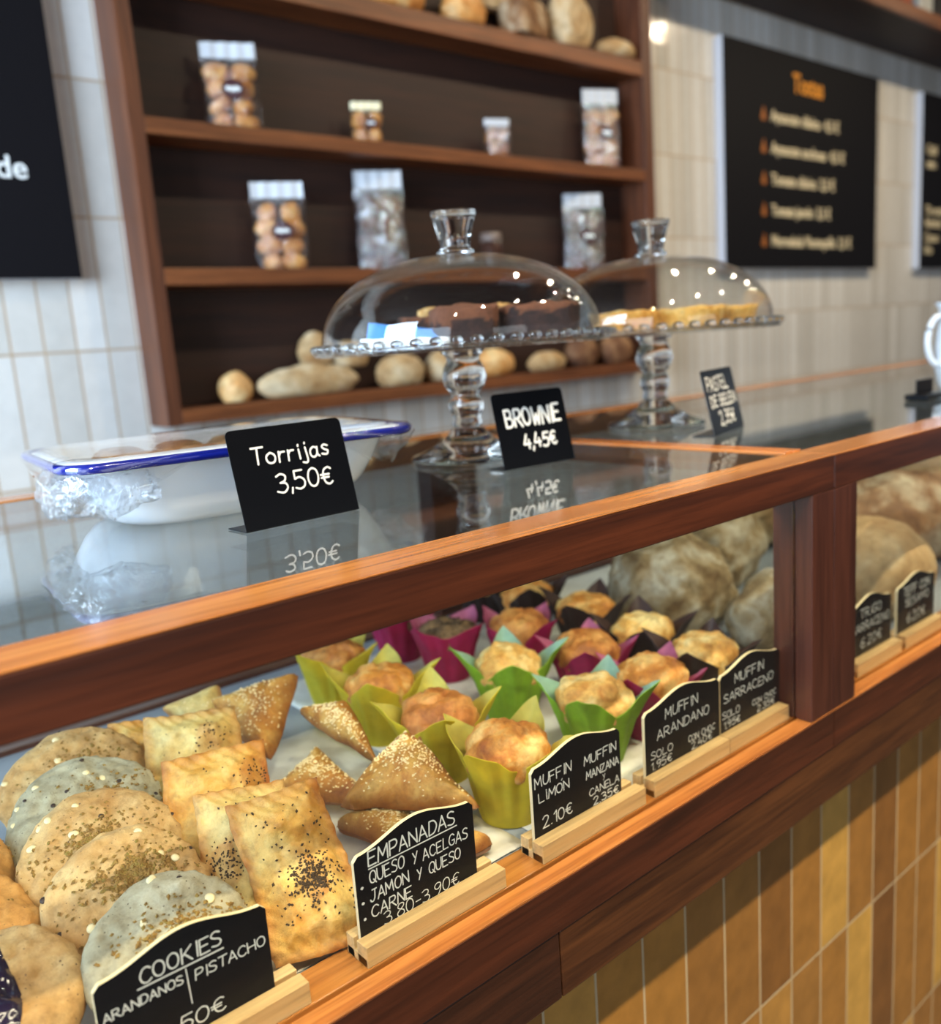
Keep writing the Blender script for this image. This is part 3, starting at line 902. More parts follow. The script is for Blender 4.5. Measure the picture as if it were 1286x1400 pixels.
def triangle(A, B, C, label, seed, thick=0.022, seeds=260, spot=(0.5, 0.25, 0.25), spread=0.16, mat='tri'):
    rnd = random.Random(seed)
    A, B, C = Vector(A), Vector(B), Vector(C)
    G = (A + B + C) / 3
    nz = (B - A).cross(C - A).normalized()
    if nz.z < 0:
        nz = -nz
    m = frame(G, nz, B - A)
    inv = m.inverted()
    a, b, c = inv @ A, inv @ B, inv @ C
    n = 34

    def P(al, be, ga, side):
        e = min(al, be, ga) * 3
        k = min(1.0, e / 0.75)
        bul = 1 - (1 - k) ** 2.2
        q = a * al + b * be + c * ga
        q = q * (1 - 0.10 * (1 - min(1, (1 - max(al, be, ga)) * 6)))
        z = side * thick * (0.62 if side > 0 else 0.38) * bul
        if e > 0.001:
            z += side * 0.0028
        if side > 0:
            z += 0.0022 * fbm(q, 45, 4, seed) * (0.3 + k) + 0.0016 * max(0, ridge(q, 40, seed) - 0.55)
        q = Vector((q.x + 0.003 * fbm(q, 20, 2, seed), q.y + 0.003 * fbm(q, 20, 2, seed + 4), z))
        return q
    mb = MB()
    idx = {}
    for side in (1, -1):
        vs, fs, bk = [], [], []
        row = []
        for i in range(n + 1):
            r = []
            for j in range(n + 1 - i):
                al, be = i / n, j / n
                ga = 1 - al - be
                r.append(len(vs))
                vs.append(P(al, be, ga, side))
                e = min(al, be, ga) * 3
                bk.append(max(0, 0.8 - e * 3.0) + 0.2 * max(0, fbm((al, be, seed), 2.5, 2)) + (0.25 if side < 0 else 0))
            row.append(r)
        for i in range(n):
            for j in range(n - i):
                fs.append((row[i][j], row[i + 1][j], row[i][j + 1]))
                if j < n - i - 1:
                    fs.append((row[i + 1][j], row[i + 1][j + 1], row[i][j + 1]))
        mb.add(vs, fs, 0, bk)
    o = mb.build('triangle_empanada', M[mat], smooth=True, weld=True)
    o.matrix_world = m
    tag(o, label, 'pastry', 'sesame triangle empanadas')
    pts = []
    for k in range(seeds):
        if rnd.random() < 0.72:
            al, be = spot[0] + rnd.gauss(0, spread), spot[1] + rnd.gauss(0, spread)
        else:
            al, be = rnd.random(), rnd.random()
        if al < 0.03 or be < 0.03 or al + be > 0.97:
            continue
        pts.append((P(al, be, 1 - al - be, 1) + Vector((0, 0, 0.0004)), (0, 0, 1)))
    crumbs('sesame_topping', M['sesame'], pts, 0.00085, rnd, o, 1.7)
    return o


triangle((0.434, 0.188, 0.992), (0.342, 0.178, 0.952), (0.436, 0.080, 0.950), 'sesame triangle empanada on top of the pile, right behind the empanadas sign', 21, 0.030, 620, (0.62, 0.2))
triangle((0.395, 0.330, 0.978), (0.432, 0.285, 0.990), (0.402, 0.186, 0.966), 'sesame triangle empanada lying second in the pile, below the yellow muffin papers', 22, 0.026, 420, (0.3, 0.35))
triangle((0.326, 0.268, 0.936), (0.396, 0.290, 0.954), (0.388, 0.170, 0.936), 'flat sesame triangle empanada in the middle of the pile', 23, 0.026, 420, (0.35, 0.35))
triangle((0.330, 0.415, 0.985), (0.428, 0.365, 1.006), (0.352, 0.306, 0.945), 'large triangle empanada standing at the back of the pile, below the top rail', 24, 0.030, 260, (0.3, 0.35))
triangle((0.345, 0.186, 0.932), (0.415, 0.170, 0.936), (0.370, 0.085, 0.930), 'dark sesame triangle empanada underneath the topmost one', 25, 0.024, 380, (0.35, 0.35))
triangle((0.432, 0.066, 0.927), (0.330, 0.076, 0.926), (0.415, 0.130, 0.928), 'triangle empanada whose tip shows at the edge of the empanadas sign', 26, 0.018, 60, (0.35, 0.35))

triangle((0.296, 0.438, 0.985), (0.356, 0.412, 1.002), (0.330, 0.368, 0.950), 'pale empanada sliver between the purple dotted puff and the large back triangle', 27, 0.022, 24, (0.3, 0.35), mat='puff_pale')

# ---------------------------------------------------------------- muffins in paper cups
M['muf_gold'] = pastry('muffin_golden', [(0.30, lin(166, 88, 26)), (0.48, lin(216, 142, 58)), (0.66, lin(244, 206, 130))], 34, bump=0.55, rough=0.5)
M['muf_pale'] = pastry('muffin_pale', [(0.30, lin(200, 128, 50)), (0.48, lin(232, 178, 92)), (0.66, lin(246, 220, 154))], 34, bump=0.55, rough=0.5)
M['muf_brown'] = pastry('muffin_brown', [(0.30, lin(136, 70, 26)), (0.48, lin(188, 114, 48)), (0.66, lin(222, 162, 88))], 34, (70, 44, 30), 120, 0.3, bump=0.55, rough=0.5)
M['muf_seed'] = pastry('muffin_seeded', [(0.28, lin(78, 62, 48)), (0.48, lin(128, 98, 66)), (0.7, lin(170, 136, 94))], 60, bump=0.8, rough=0.7)
P_YEL = paper('yellow_paper', (242, 224, 66), 0.5, var=0.18)
P_YEL2 = paper('yellow_paper_inside', (232, 220, 110), 0.45)
P_GRN = paper('green_paper', (176, 218, 62), 0.5)
P_MINT = paper('mint_paper_inside', (168, 206, 184), 0.3)
P_PNK = paper('magenta_paper', (190, 32, 96), 0.4)
P_PNK2 = paper('pink_paper_inside', (206, 110, 150), 0.3)
P_BRN = paper('brown_paper', (46, 26, 24), 0.1)
P_BRN2 = paper('brown_paper_inside', (66, 40, 34), 0.1)


def muffin(loc, label, outer, inner, top, seed, rot=0.0, h=0.084, crown=0.086, petal=0.030, wide=1.03, group='muffins in paper cups', seeds=0, flare=0.0175):
    rnd = random.Random(seed)
    t = empty('muffin', loc, rot)
    tag(t, label, 'muffin', group)
    N, nv = 112, 20

    def P(i, j, off):
        a = 2 * PI * i / N
        s = j / (nv - 1)
        pk = abs(1 - 2 * ((a / (PI / 2)) % 1.0)) ** 1.2
        irr = 0.004 * fbm((math.cos(a), math.sin(a), 0), 1.7, 2, seed)
        top_z = h - petal + petal * pk + irr
        z = s * top_z
        body = 0.026 + 0.0125 * min(1, z / 0.05)
        e = max(0.0, (z - 0.044) / 0.042)
        r = body + flare * e ** 1.3 * (0.35 + 0.9 * pk) + 0.0035 * e * fbm((math.cos(a) * 2, math.sin(a) * 2, z * 30), 1.0, 2, seed + 1)
        sq = 1 + (0.055 * math.cos(4 * a)) * min(1, z / 0.05)
        pl = 0.0011 * math.sin(a * 14 + 3 * noise.noise(Vector((a, seed, 0)))) * min(1, s * 2.5)
        r = (r * sq + pl) * wide - off
        return Vector((r * math.cos(a), r * math.sin(a), z + (0.0004 if off else 0)))
    mb = MB()
    mb.grid(N, nv, lambda i, j: P(i, j, 0.0), 0, wrap=True)
    mb.grid(N, nv, lambda i, j: P(i, j, 0.0005), 1, wrap=True)
    mb.add([P(i, 0, 0.0) for i in range(N)], [tuple(range(N))], 0)
    # stitch the paper's upper edge
    a0 = len(mb.v)
    mb.add([P(i, nv - 1, 0.0) for i in range(N)] + [P(i, nv - 1, 0.0005) for i in range(N)], [(i, (i + 1) % N, N + (i + 1) % N, N + i) for i in range(N)], 0)
    mb.build('paper_cup', [outer, inner], t, smooth=True)
    nu, nw = 64, 26
    R = 0.0398 * wide
    lean = Vector((rnd.uniform(-.003, .003), rnd.uniform(-.003, .003), 0))

    def C(i, j):
        a = 2 * PI * i / nu
        s = j / (nw - 1)
        z0 = 0.040
        ang = -0.55 + s * (PI / 2 + 0.55)
        r = R * math.cos(ang) ** 0.75 if math.cos(ang) > 0 else 0
        zz = (z0 + 0.012) + (crown - z0 - 0.012) * math.sin(ang) if ang > 0 else (z0 + 0.012) + 0.016 * math.sin(ang)
        p = Vector((r * math.cos(a), r * math.sin(a), zz)) + lean * s
        w_ = min(1.0, max(0.0, (s - 0.22) / 0.25))
        k = (0.0052 * fbm(p, 30, 3, seed) + 0.0018 * fbm(p, 120, 3, seed + 7)) * w_ - 0.003 * (1 - w_)
        k -= 0.0050 * max(0, ridge(p, 30, seed + 2) - 0.62) * 2.6 * s
        q = Vector((p.x, p.y, p.z - z0)).normalized()
        return p + q * k
    cb_ = MB()
    cb_.grid(nu, nw, C, wrap=True)
    cr = cb_.build('muffin_crown', top, t, smooth=True, weld=True)
    if seeds:
        pts = []
        for k in range(seeds):
            i, j = rnd.randrange(nu), rnd.randrange(10, nw)
            p = C(i, j) + Vector((rnd.uniform(-.002, .002), rnd.uniform(-.002, .002), 0.0006))
            pts.append((p, (0, 0, 1)))
        crumbs('seed_topping', M['herb'], pts, 0.0015, rnd, cr, 1.4)
    return t


MZ = FLOOR + 0.0016
muffin((0.484, 0.108, MZ), 'muffin in yellow paper nearest the sill, behind the MUFFIN LIMON sign', P_YEL, P_YEL2, M['muf_gold'], 31, 0.35, 0.086, 0.088)
muffin((0.489, 0.212, MZ), 'muffin in yellow paper, second from the sill, brown crown above a pale flap', P_YEL, P_YEL2, M['muf_brown'], 32, 1.0, 0.086, 0.086)
muffin((0.500, 0.330, MZ), 'muffin in yellow paper, third from the sill, beside the sesame triangles', P_YEL, P_YEL2, M['muf_gold'], 33, 0.8, 0.086, 0.082)
muffin((0.514, 0.450, MZ), 'muffin in yellow paper, farthest of the yellow row, under the top rail', P_YEL, P_YEL2, M['muf_brown'], 34, 0.4, 0.086, 0.082)
muffin((0.620, 0.124, MZ), 'pale muffin in green and mint paper nearest the sill, between two signs', P_GRN, P_MINT, M['muf_pale'], 35, 0.5, 0.086, 0.086)
muffin((0.630, 0.262, MZ), 'pale muffin in green and mint paper, farther from the sill than the other green one', P_GRN, P_MINT, M['muf_pale'], 36, 0.9, 0.086, 0.084)
muffin((0.662, 0.415, MZ), 'muffin covered in dark seeds in magenta paper, nearer of the two seeded ones', P_PNK, P_PNK2, M['muf_seed'], 37, 0.2, 0.080, 0.074, 0.018, seeds=160)
muffin((0.664, 0.522, MZ), 'dark seeded muffin in magenta paper, half hidden by the top rail', P_PNK, P_PNK2, M['muf_seed'], 38, 0.6, 0.080, 0.072, 0.018, seeds=140)
muffin((0.730, 0.352, MZ), 'brown muffin in magenta paper between the seeded and the dark paper muffins', P_PNK, P_PNK2, M['muf_brown'], 39, 0.1, 0.080, 0.084)
muffin((0.722, 0.226, MZ), 'brown muffin in magenta paper in the middle of its row, beside mint paper', P_PNK, P_PNK2, M['muf_brown'], 40, 0.7, 0.080, 0.082)
muffin((0.700, 0.118, MZ), 'golden muffin in magenta paper right behind the MUFFIN ARANDANO sign', P_PNK, P_PNK2, M['muf_gold'], 41, 0.3, 0.080, 0.086)
muffin((0.852, 0.560, MZ), 'dark paper muffin half hidden under the top rail at the very back', P_BRN, P_BRN2, M['muf_brown'], 42, 0.2)
muffin((0.840, 0.452, MZ), 'golden muffin in dark brown paper, leaning back behind the magenta row', P_BRN, P_BRN2, M['muf_gold'], 43, 0.9, 0.086, 0.082)
muffin((0.838, 0.336, MZ), 'golden muffin in dark brown paper with a tall pointed petal before the big loaf', P_BRN, P_BRN2, M['muf_gold'], 44, 0.4, 0.086, 0.080)
muffin((0.812, 0.218, MZ), 'pale muffin in dark brown paper with a split side, before the big loaf', P_BRN, P_BRN2, M['muf_pale'], 45, 0.75, 0.086, 0.084)
muffin((0.788, 0.116, MZ), 'pale muffin in dark brown paper right behind the MUFFIN SARRACENO sign', P_BRN, P_BRN2, M['muf_pale'], 46, 0.4, 0.086, 0.084)

# ---------------------------------------------------------------- loaves
M['crust_flour'] = pastry('floured_crust', [(0.30, lin(158, 116, 68)), (0.48, lin(190, 158, 112)), (0.66, lin(214, 196, 162))], 11, bump=0.5, rough=0.8, bdist=0.006)
M['crust_grey'] = pastry('grey_floured_crust', [(0.33, lin(112, 84, 48)), (0.46, lin(154, 130, 92)), (0.60, lin(196, 184, 160))], 20, bump=0.6, rough=0.85, bdist=0.006)
M['crust_brown'] = pastry('brown_crust', [(0.34, lin(108, 70, 40)), (0.48, lin(146, 104, 64)), (0.62, lin(204, 184, 152))], 13, bump=0.5, rough=0.6, bdist=0.005)
M['crust_gold'] = pastry('golden_crust', [(0.30, lin(184, 112, 46)), (0.48, lin(214, 150, 78)), (0.68, lin(236, 206, 150))], 16, bump=0.4, rough=0.55, bdist=0.005)
M['crust_dark'] = pastry('dark_crust', [(0.30, lin(70, 42, 26)), (0.48, lin(112, 72, 44)), (0.66, lin(158, 120, 84))], 18, bump=0.5, rough=0.7, bdist=0.005)


def loaf(name, c, half, rz, label, mat, seed, group, cat='bread', slashes=0, rough=0.05, tilt=0.0, boxy=2.0, spiral=False, nz=1.0):
    """c = centre of the underside"""
    mb = MB()
    nu, nv = 72, 40
    hx, hy, hz = half

    def P(i, j):
        a = 2 * PI * i / nu
        b = -PI / 2 + PI * j / (nv - 1)
        ca, sa, cb2, sb = math.cos(a), math.sin(a), math.cos(b), math.sin(b)
        pw = 2.0 / boxy

        def sp(v):
            return math.copysign(abs(v) ** pw, v)
        d = Vector((sp(ca) * sp(cb2), sp(sa) * sp(cb2), sp(sb)))
        k = 1 + rough * fbm(d, 1.5, 3, seed) + rough * 0.35 * fbm(d, 5, 3, seed)
        p = Vector((d.x * hx * k, d.y * hy * k, d.z * hz * k))
        if p.z < -hz * 0.62:
            p.z = -hz * 0.62 + (p.z + hz * 0.62) * 0.15
        if slashes and d.z > 0.1:
            w = math.cos((p.x / hx * slashes + p.y / hy * 0.8) * PI)
            p.z += 0.06 * hz * nz * w * (1 - abs(d.x) ** 3) - 0.10 * hz * max(0, w - 0.75) * 4 * (1 - abs(d.y))
        if spiral and d.y < 0.4:
            rr = math.hypot(p.x, p.z) / hx
            p.y += 0.07 * hy * math.sin(rr * 14 + math.atan2(p.z, p.x))
        return p + Vector((0, 0, hz * 0.70))
    mb.grid(nu, nv, P, wrap=True)
    o = mb.build(name, mat, smooth=True, weld=True)
    o.location = c
    o.rotation_euler = (0, tilt, rz)
    tag(o, label, cat, group)
    return o


GB = 'loaves inside the display case'
FZ = FLOOR
loaf('loaf', (0.998, 0.318, FZ), (0.084, 0.090, 0.082), 0.5, 'big grey floured loaf behind the dark paper muffins', M['crust_grey'], 51, GB, slashes=0, rough=0.16)
loaf('loaf', (1.035, 0.155, FZ), (0.088, 0.062, 0.058), -0.3, 'pale loaf cut off by the corner post, behind the MUFFIN SARRACENO sign', M['crust_grey'], 52, GB, slashes=2, rough=0.10)
loaf('loaf', (1.255, 0.425, FZ), (0.135, 0.085, 0.086), 0.5, 'broad floured loaf behind the big grey loaf', M['crust_grey'], 53, GB, slashes=1, rough=0.14)
loaf('loaf', (1.238, 0.145, FZ), (0.105, 0.085, 0.080), 0.2, 'round tan loaf behind the TRIGO and TEFF signs', M['crust_flour'], 54, GB, rough=0.05)
loaf('loaf', (1.530, 0.235, FZ), (0.20, 0.075, 0.092), -0.35, 'long brown loaf streaked with flour, lying across the bread case', M['crust_brown'], 55, GB, slashes=3, rough=0.06)
loaf('loaf', (1.880, 0.330, FZ), (0.15, 0.11, 0.118), 0.3, 'golden loaf at the back of the bread case, under the top rail', M['crust_flour'], 56, GB, slashes=2, rough=0.08)
loaf('loaf', (1.590, 0.500, FZ), (0.15, 0.08, 0.085), 0.3, 'pale loaf behind the long brown loaf', M['crust_flour'], 57, GB, slashes=2, rough=0.08)

# ---------------------------------------------------------------- enamel dish wrapped in cling film
DC = Vector((0.3645, 0.3631, 1.2))
DR = -0.1044
dish = empty('enamel_dish', DC, DR)
tag(dish, 'white enamel dish with a blue rim covered in cling film, on the glass top', 'dish')


def rrect(w, d, r, n=10):
    out = []
    for cx, cy, a0 in ((w / 2 - r, d / 2 - r, 0), (-w / 2 + r, d / 2 - r, PI / 2), (-w / 2 + r, -d / 2 + r, PI), (w / 2 - r, -d / 2 + r, 3 * PI / 2)):
        for k in range(n):
            a = a0 + PI / 2 * k / (n - 1)
            out.append((cx + r * math.cos(a), cy + r * math.sin(a)))
    # extra points along the straight sides
    res = []
    for i in range(len(out)):
        p, q = out[i], out[(i + 1) % len(out)]
        res.append(p)
        if i % n == n - 1:
            for k in range(1, 8):
                res.append((p[0] + (q[0] - p[0]) * k / 8, p[1] + (q[1] - p[1]) * k / 8))
    return res


def loops(mb, levels, mi=0):
    n = None
    vs, fs = [], []
    for (w, d, r, z) in levels:
        ring = rrect(w, d, r)
        n = len(ring)
        vs += [(x, y, z) for x, y in ring]
    for i in range(len(levels) - 1):
        for k in range(n):
            l = (k + 1) % n
            fs.append((i * n + k, i * n + l, (i + 1) * n + l, (i + 1) * n + k))
    fs.append(tuple(range(n - 1, -1, -1)))
    fs.append(tuple((len(levels) - 1) * n + k for k in range(n)))
    mb.add(vs, fs, mi)
    return mb


b = MB()
loops(b, [(0.200, 0.140, 0.050, 0.0), (0.214, 0.152, 0.052, 0.0015), (0.232, 0.166, 0.052, 0.007), (0.250, 0.178, 0.050, 0.018), (0.268, 0.190, 0.046, 0.036), (0.282, 0.200, 0.042, 0.056),
          (0.290, 0.206, 0.040, 0.0625), (0.318, 0.224, 0.034, 0.0600), (0.318, 0.224, 0.034, 0.0618), (0.290, 0.203, 0.038, 0.0668), (0.278, 0.196, 0.040, 0.0600), (0.262, 0.186, 0.044, 0.036), (0.240, 0.168, 0.046, 0.018), (0.200, 0.140, 0.050, 0.006)])
b.build('dish_body', M['enamel'], dish, smooth=True)
MB().tube([(x, y, 0.0605) for x, y in rrect(0.319, 0.225, 0.034)], 0.0042, 10, closed=True).build('blue_rim', M['blue'], dish, smooth=True)


def film_grid():
    mb = MB()
    rings = []
    lv = [(0.02, 0.016, 0.005, 0.0676), (0.12, 0.08, 0.02, 0.0674), (0.22, 0.15, 0.03, 0.0675), (0.29, 0.205, 0.036, 0.0678), (0.320, 0.226, 0.034, 0.0662), (0.328, 0.234, 0.036, 0.0630),
          (0.329, 0.235, 0.036, 0.058), (0.322, 0.228, 0.036, 0.050), (0.314, 0.222, 0.038, 0.043), (0.306, 0.218, 0.040, 0.037), (0.300, 0.214, 0.042, 0.031)]
    vs, fs, n = [], [], 0
    for li, (w, d, r, z) in enumerate(lv):
        ring = rrect(w, d, r)
        n = len(ring)
        for k, (x, y) in enumerate(ring):
            s = max(0, li - 4) / 6.0
            # the skirt hangs long at the two ends and short along the middle
            end = min(1.0, max(0.0, (abs(x) - 0.055) / 0.07))
            zz = z
            if s > 0:
                zz = 0.066 + (z - 0.066) * (0.25 + 0.75 * end)
                amp = 0.006 * s
                x += amp * fbm((x, y, z * 3), 60, 3, 1.0)
                y += amp * fbm((x, y, z * 3), 60, 3, 2.0)
                zz += amp * fbm((x, y, z * 3), 45, 3, 3.0)
            else:
                zz += 0.0006 * fbm((x, y, 0), 40, 3, 4.0)
            vs.append((x, y, zz))
    for i in range(len(lv) - 1):
        for k in range(n):
            l = (k + 1) % n
            fs.append((i * n + k, i * n + l, (i + 1) * n + l, (i + 1) * n + k))
    fs.append(tuple(range(n)))
    mb.add(vs, fs)
    return mb


film_grid().build('cling_film', M['film_top'], dish, smooth=True)


def film_bunch(cx, cy, cz, sx, sy, sz, seed):
    mb = MB()
    nu, nv = 40, 22

    def P(i, j):
        a, bb = 2 * PI * i / nu, -PI / 2 + PI * j / (nv - 1)
        d = Vector((math.cos(a) * math.cos(bb), math.sin(a) * math.cos(bb), math.sin(bb)))
        k = 1 + 0.30 * fbm(d, 2.2, 4, seed) + 0.2 * (ridge(d, 3.0, seed) - 0.5)
        return Vector((cx + d.x * sx * k, cy + d.y * sy * k, cz + d.z * sz * k))
    mb.grid(nu, nv, P, wrap=True)
    return mb.build('cling_film_bunch', M['film'], dish, smooth=True)


film_bunch(-0.128, -0.098, 0.040, 0.040, 0.012, 0.019, 3.0)
film_bunch(-0.158, -0.040, 0.036, 0.012, 0.045, 0.020, 5.0)
film_bunch(0.152, -0.040, 0.046, 0.016, 0.040, 0.016, 7.0)
M['torrija'] = pastry('torrija', [(0.3, lin(126, 84, 46)), (0.5, lin(168, 124, 76)), (0.7, lin(196, 160, 112))], 40, bump=0.4, rough=0.35)
dm = Matrix.Translation(DC) @ Matrix.Rotation(DR, 4, 'Z')
for k in range(8):
    ix, iy = k % 4, k // 4
    p = dm @ Vector((-0.084 + ix * 0.056, -0.038 + iy * 0.076, 0.0115))
    loaf('torrija', p, (0.0275, 0.0375, 0.0300), DR, 'brown torrija slice under the cling film inside the enamel dish', M['torrija'], 60 + k, 'torrijas inside the enamel dish', cat='torrija', boxy=3.2, rough=0.03)


# ---------------------------------------------------------------- cake stands and domes
CR = Vector((0.7618, -0.6478, 0))
CBk = Vector((0.6478, 0.7618, 0))


def cake_stand(c, label):
    t = empty('cake_stand', c)
    tag(t, label, 'cake stand', 'footed glass cake stands')
    base = [(0.0, 0.004), (0.030, 0.0035), (0.066, 0.0005), (0.0705, 0.002), (0.069, 0.006), (0.052, 0.012), (0.034, 0.022), (0.024, 0.031), (0.019, 0.037), (0.0, 0.0375)]
    MB().lathe(base, 72).build('stand_base', M['glass'], t, smooth=True, weld=True)
    stem = [(0.0, 0.0380), (0.016, 0.0385), (0.0185, 0.043), (0.016, 0.049), (0.0205, 0.058), (0.0215, 0.066), (0.0175, 0.075), (0.0165, 0.078), (0.024, 0.088), (0.0265, 0.098), (0.0245, 0.108),
            (0.0195, 0.117), (0.0200, 0.122), (0.027, 0.1290), (0.0, 0.1295)]
    MB().lathe(stem, 64).build('stem', M['glass'], t, smooth=True, weld=True)
    pl = [(0.0, 0.1300), (0.160, 0.1305), (0.1735, 0.1335), (0.1765, 0.1385), (0.1740, 0.1390), (0.170, 0.1360), (0.158, 0.1345), (0.0, 0.1340)]

    def scal(r, z, a):
        if r > 0.165:
            w = math.cos(a * 48)
            return r + 0.0014 * w, z + 0.0016 * w
        return r, z
    MB().lathe(pl, 384, wob=scal).build('plate', M['dome'], t, smooth=True, weld=True)
    rim = MB()
    n = 52
    for k in range(n):
        a = 2 * PI * k / n
        q = Vector((0.1705 * math.cos(a), 0.1705 * math.sin(a), 0.1400))
        rim.lathe([(0, -0.0045), (0.0055, -0.003), (0.0072, 0.0008), (0.005, 0.0042), (0, 0.0052)], 12, c=q)
    rim.build('lace_rim', M['glass'], t, smooth=True, weld=False)
    return t


def glass_dome(c, label):
    t = empty('glass_dome', c)
    tag(t, label, 'cloche', 'glass domes over the cakes')
    R, H = 0.164, 0.100
    out = []
    for k in range(31):
        u = k / 30
        a = u * PI / 2
        out.append((R * math.cos(a) ** 0.86 if k < 30 else 0.0, 0.004 + H * math.sin(a) ** 0.98))
    prof = [(R * 0.985, 0.0), (R, 0.0)] + out
    inn = [(max(0.0, r - 0.0028), z - 0.0022 if z > 0.05 else z) for r, z in out][::-1]
    MB().lathe(prof + inn, 96).build('dome', M['dome'], t, smooth=True, weld=True)
    MB().tube([(R * math.cos(2 * PI * k / 72), R * math.sin(2 * PI * k / 72), 0.001) for k in range(72)], 0.0024, 8, closed=True).build('dome_lip', M['glass'], t, smooth=True)
    kn = [(0.0, 0.1045), (0.021, 0.1050), (0.0225, 0.1075), (0.0175, 0.1110), (0.0172, 0.1130), (0.020, 0.128), (0.0265, 0.1485), (0.0268, 0.1515), (0.0225, 0.1522), (0.0, 0.1522)]
    MB().lathe(kn, 40).build('knob', M['glass'], t, smooth=True, weld=True)
    return t


ST1 = Vector((0.6830, 0.3690, ZT + 0.0002))
ST2 = Vector((1.0350, 0.3640, ZT + 0.0002))
cake_stand(ST1, 'footed glass cake stand of brownies beside the enamel dish')
cake_stand(ST2, 'footed glass cake stand of custard tarts on the bread case')
glass_dome(ST1 + Vector((0, 0, 0.1346)), 'clear glass dome with a flared knob over the brownies')
glass_dome(ST2 + Vector((0, 0, 0.1346)), 'clear glass dome with a flared knob over the custard tarts')

M['brownie'] = pastry('brownie_crumb', [(0.3, lin(30, 17, 16)), (0.5, lin(50, 29, 25)), (0.7, lin(74, 45, 36))], 70, bump=0.9, rough=0.7, bake=True, bake_col=(124, 74, 46), sss=0.0)
M['walnut'] = pastry('walnut', [(0.3, lin(168, 112, 56)), (0.5, lin(206, 160, 92)), (0.7, lin(230, 198, 140))], 120, bump=0.6, rough=0.6)
PZ = ZT + 0.0002 + 0.1342


def brownie(r, bk, half, rz, label, seed, h=0.034, walnut=True, crust=11):
    mb = MB()
    nu, nv = 60, 22
    hx, hy = half

    def P(i, j):
        a = 2 * PI * i / nu
        s = j / (nv - 1)
        if s < 0.6:
            z, k = h * s / 0.6, 1.0 + 0.03 * s
        else:
            z, k = h, 1 - (s - 0.6) / 0.4
        ca, sa = math.cos(a), math.sin(a)
        p = Vector((math.copysign(abs(ca) ** 0.6, ca) * hx * k, math.copysign(abs(sa) ** 0.6, sa) * hy * k, z))
        p *= 1 + 0.05 * fbm(p, 45, 3, seed)
        if s >= 0.55:
            p.z += 0.0035 * fbm(p, 60, 3, seed + 2) + 0.003 * (1 - k)
        return p
    mb.grid(nu, nv, P, wrap=True, bakefn=lambda i, j: 0.95 if j > crust + 3.5 * noise.noise(Vector((i * 0.45, seed, 0.3))) else 0.0)
    o = mb.build('brownie', M['brownie'], smooth=True, weld=True)
    o.location = ST1 + CR * r + CBk * bk + Vector((0, 0, PZ - ST1.z))
    o.rotation_euler = (0, 0, rz)
    tag(o, label, 'brownie', 'brownies under the glass dome')
    if walnut:
        w = MB()
        rnd = random.Random(seed)

        def W(i, j):
            a, bb = 2 * PI * i / 24, -PI / 2 + PI * j / 13
            d = Vector((math.cos(a) * math.cos(bb), math.sin(a) * math.cos(bb), math.sin(bb)))
            k = 1 + 0.28 * fbm(d, 2.6, 3, seed)
            return Vector((d.x * 0.018 * k, d.y * 0.012 * k, h + 0.005 + d.z * 0.008 * k))
        w.grid(24, 14, W, wrap=True)
        w.build('walnut_half', M['walnut'], o, smooth=True, weld=True)
    return o


brownie(0.004, -0.030, (0.038, 0.034), -0.5, 'brownie with a rough brown crust in the middle of its glass stand', 71, 0.043, False, crust=7)
brownie(0.092, -0.006, (0.046, 0.040), -0.7, 'smooth dark brownie, widest of those under the dome', 72, 0.040, False)
brownie(-0.036, 0.060, (0.040, 0.034), -0.4, 'walnut topped brownie behind the blue napkin', 73, 0.036, True)
brownie(0.052, 0.080, (0.042, 0.034), -0.6, 'walnut topped brownie at the back behind the smooth dark one', 74, 0.036, True)

nap = MB()
n1, n2 = 24, 14


def napf(i, j):
    u, v_ = i / (n1 - 1), j / (n2 - 1)
    x = (u - 0.5) * 0.092
    y = -0.010 + v_ * 0.030
    z = 0.002 + v_ * 0.030 * (1 - 0.42 * u) + 0.0016 * fbm((x, y, 0), 60, 3, 2.0)
    return Vector((x, y, z))


nap.grid(n1, n2, napf, 0)
no = nap.build('paper_napkin', plain('blue_napkin_paper', (74, 140, 222), 0.7), smooth=True)
so = no.modifiers.new('thick', 'SOLIDIFY')
so.thickness = 0.004
no.location = ST1 + CR * (-0.060) + CBk * (-0.062) + Vector((0, 0, PZ - ST1.z))
no.rotation_euler = (0, 0, -0.80)
tag(no, 'blue folded paper napkin propped before the brownies under the dome', 'napkin')
nb = MB()
nb.grid(16, 6, lambda i, j: Vector(((i / 15 - 0.5) * 0.098, -0.0135 - 0.0005 * j, 0.0015 + j * 0.0026 * (1 - 0.3 * i / 15) + 0.0005 * math.sin(i * 2.0))))
nbo = nb.build('napkin_border', plain('white_napkin_paper', (236, 240, 244), 0.7), no, smooth=True)
s2 = nbo.modifiers.new('thick', 'SOLIDIFY')
s2.thickness = 0.0012

kn = MB().box(-0.045, 0.045, -0.004, 0.004, 0, 0.0012)
ko = kn.build('cake_knife', plain('brushed_steel', (190, 192, 196), 0.25, Metallic=1.0), bevel=0.0004)
ko.location = ST1 + CR * 0.074 + CBk * 0.045 + Vector((0, 0, PZ - ST1.z + 0.0425))
ko.rotation_euler = (0, -0.10, -0.62)
tag(ko, 'thin steel cake knife lying across the brownies', 'knife')

M['tart'] = pastry('tart_pastry', [(0.3, lin(206, 140, 54)), (0.5, lin(232, 178, 86)), (0.7, lin(244, 212, 140))], 60, bump=0.6, rough=0.5)
M['custard'] = pastry('custard', [(0.30, lin(150, 78, 24)), (0.42, lin(222, 150, 40)), (0.7, lin(242, 190, 70))], 55, bump=0.15, rough=0.2)


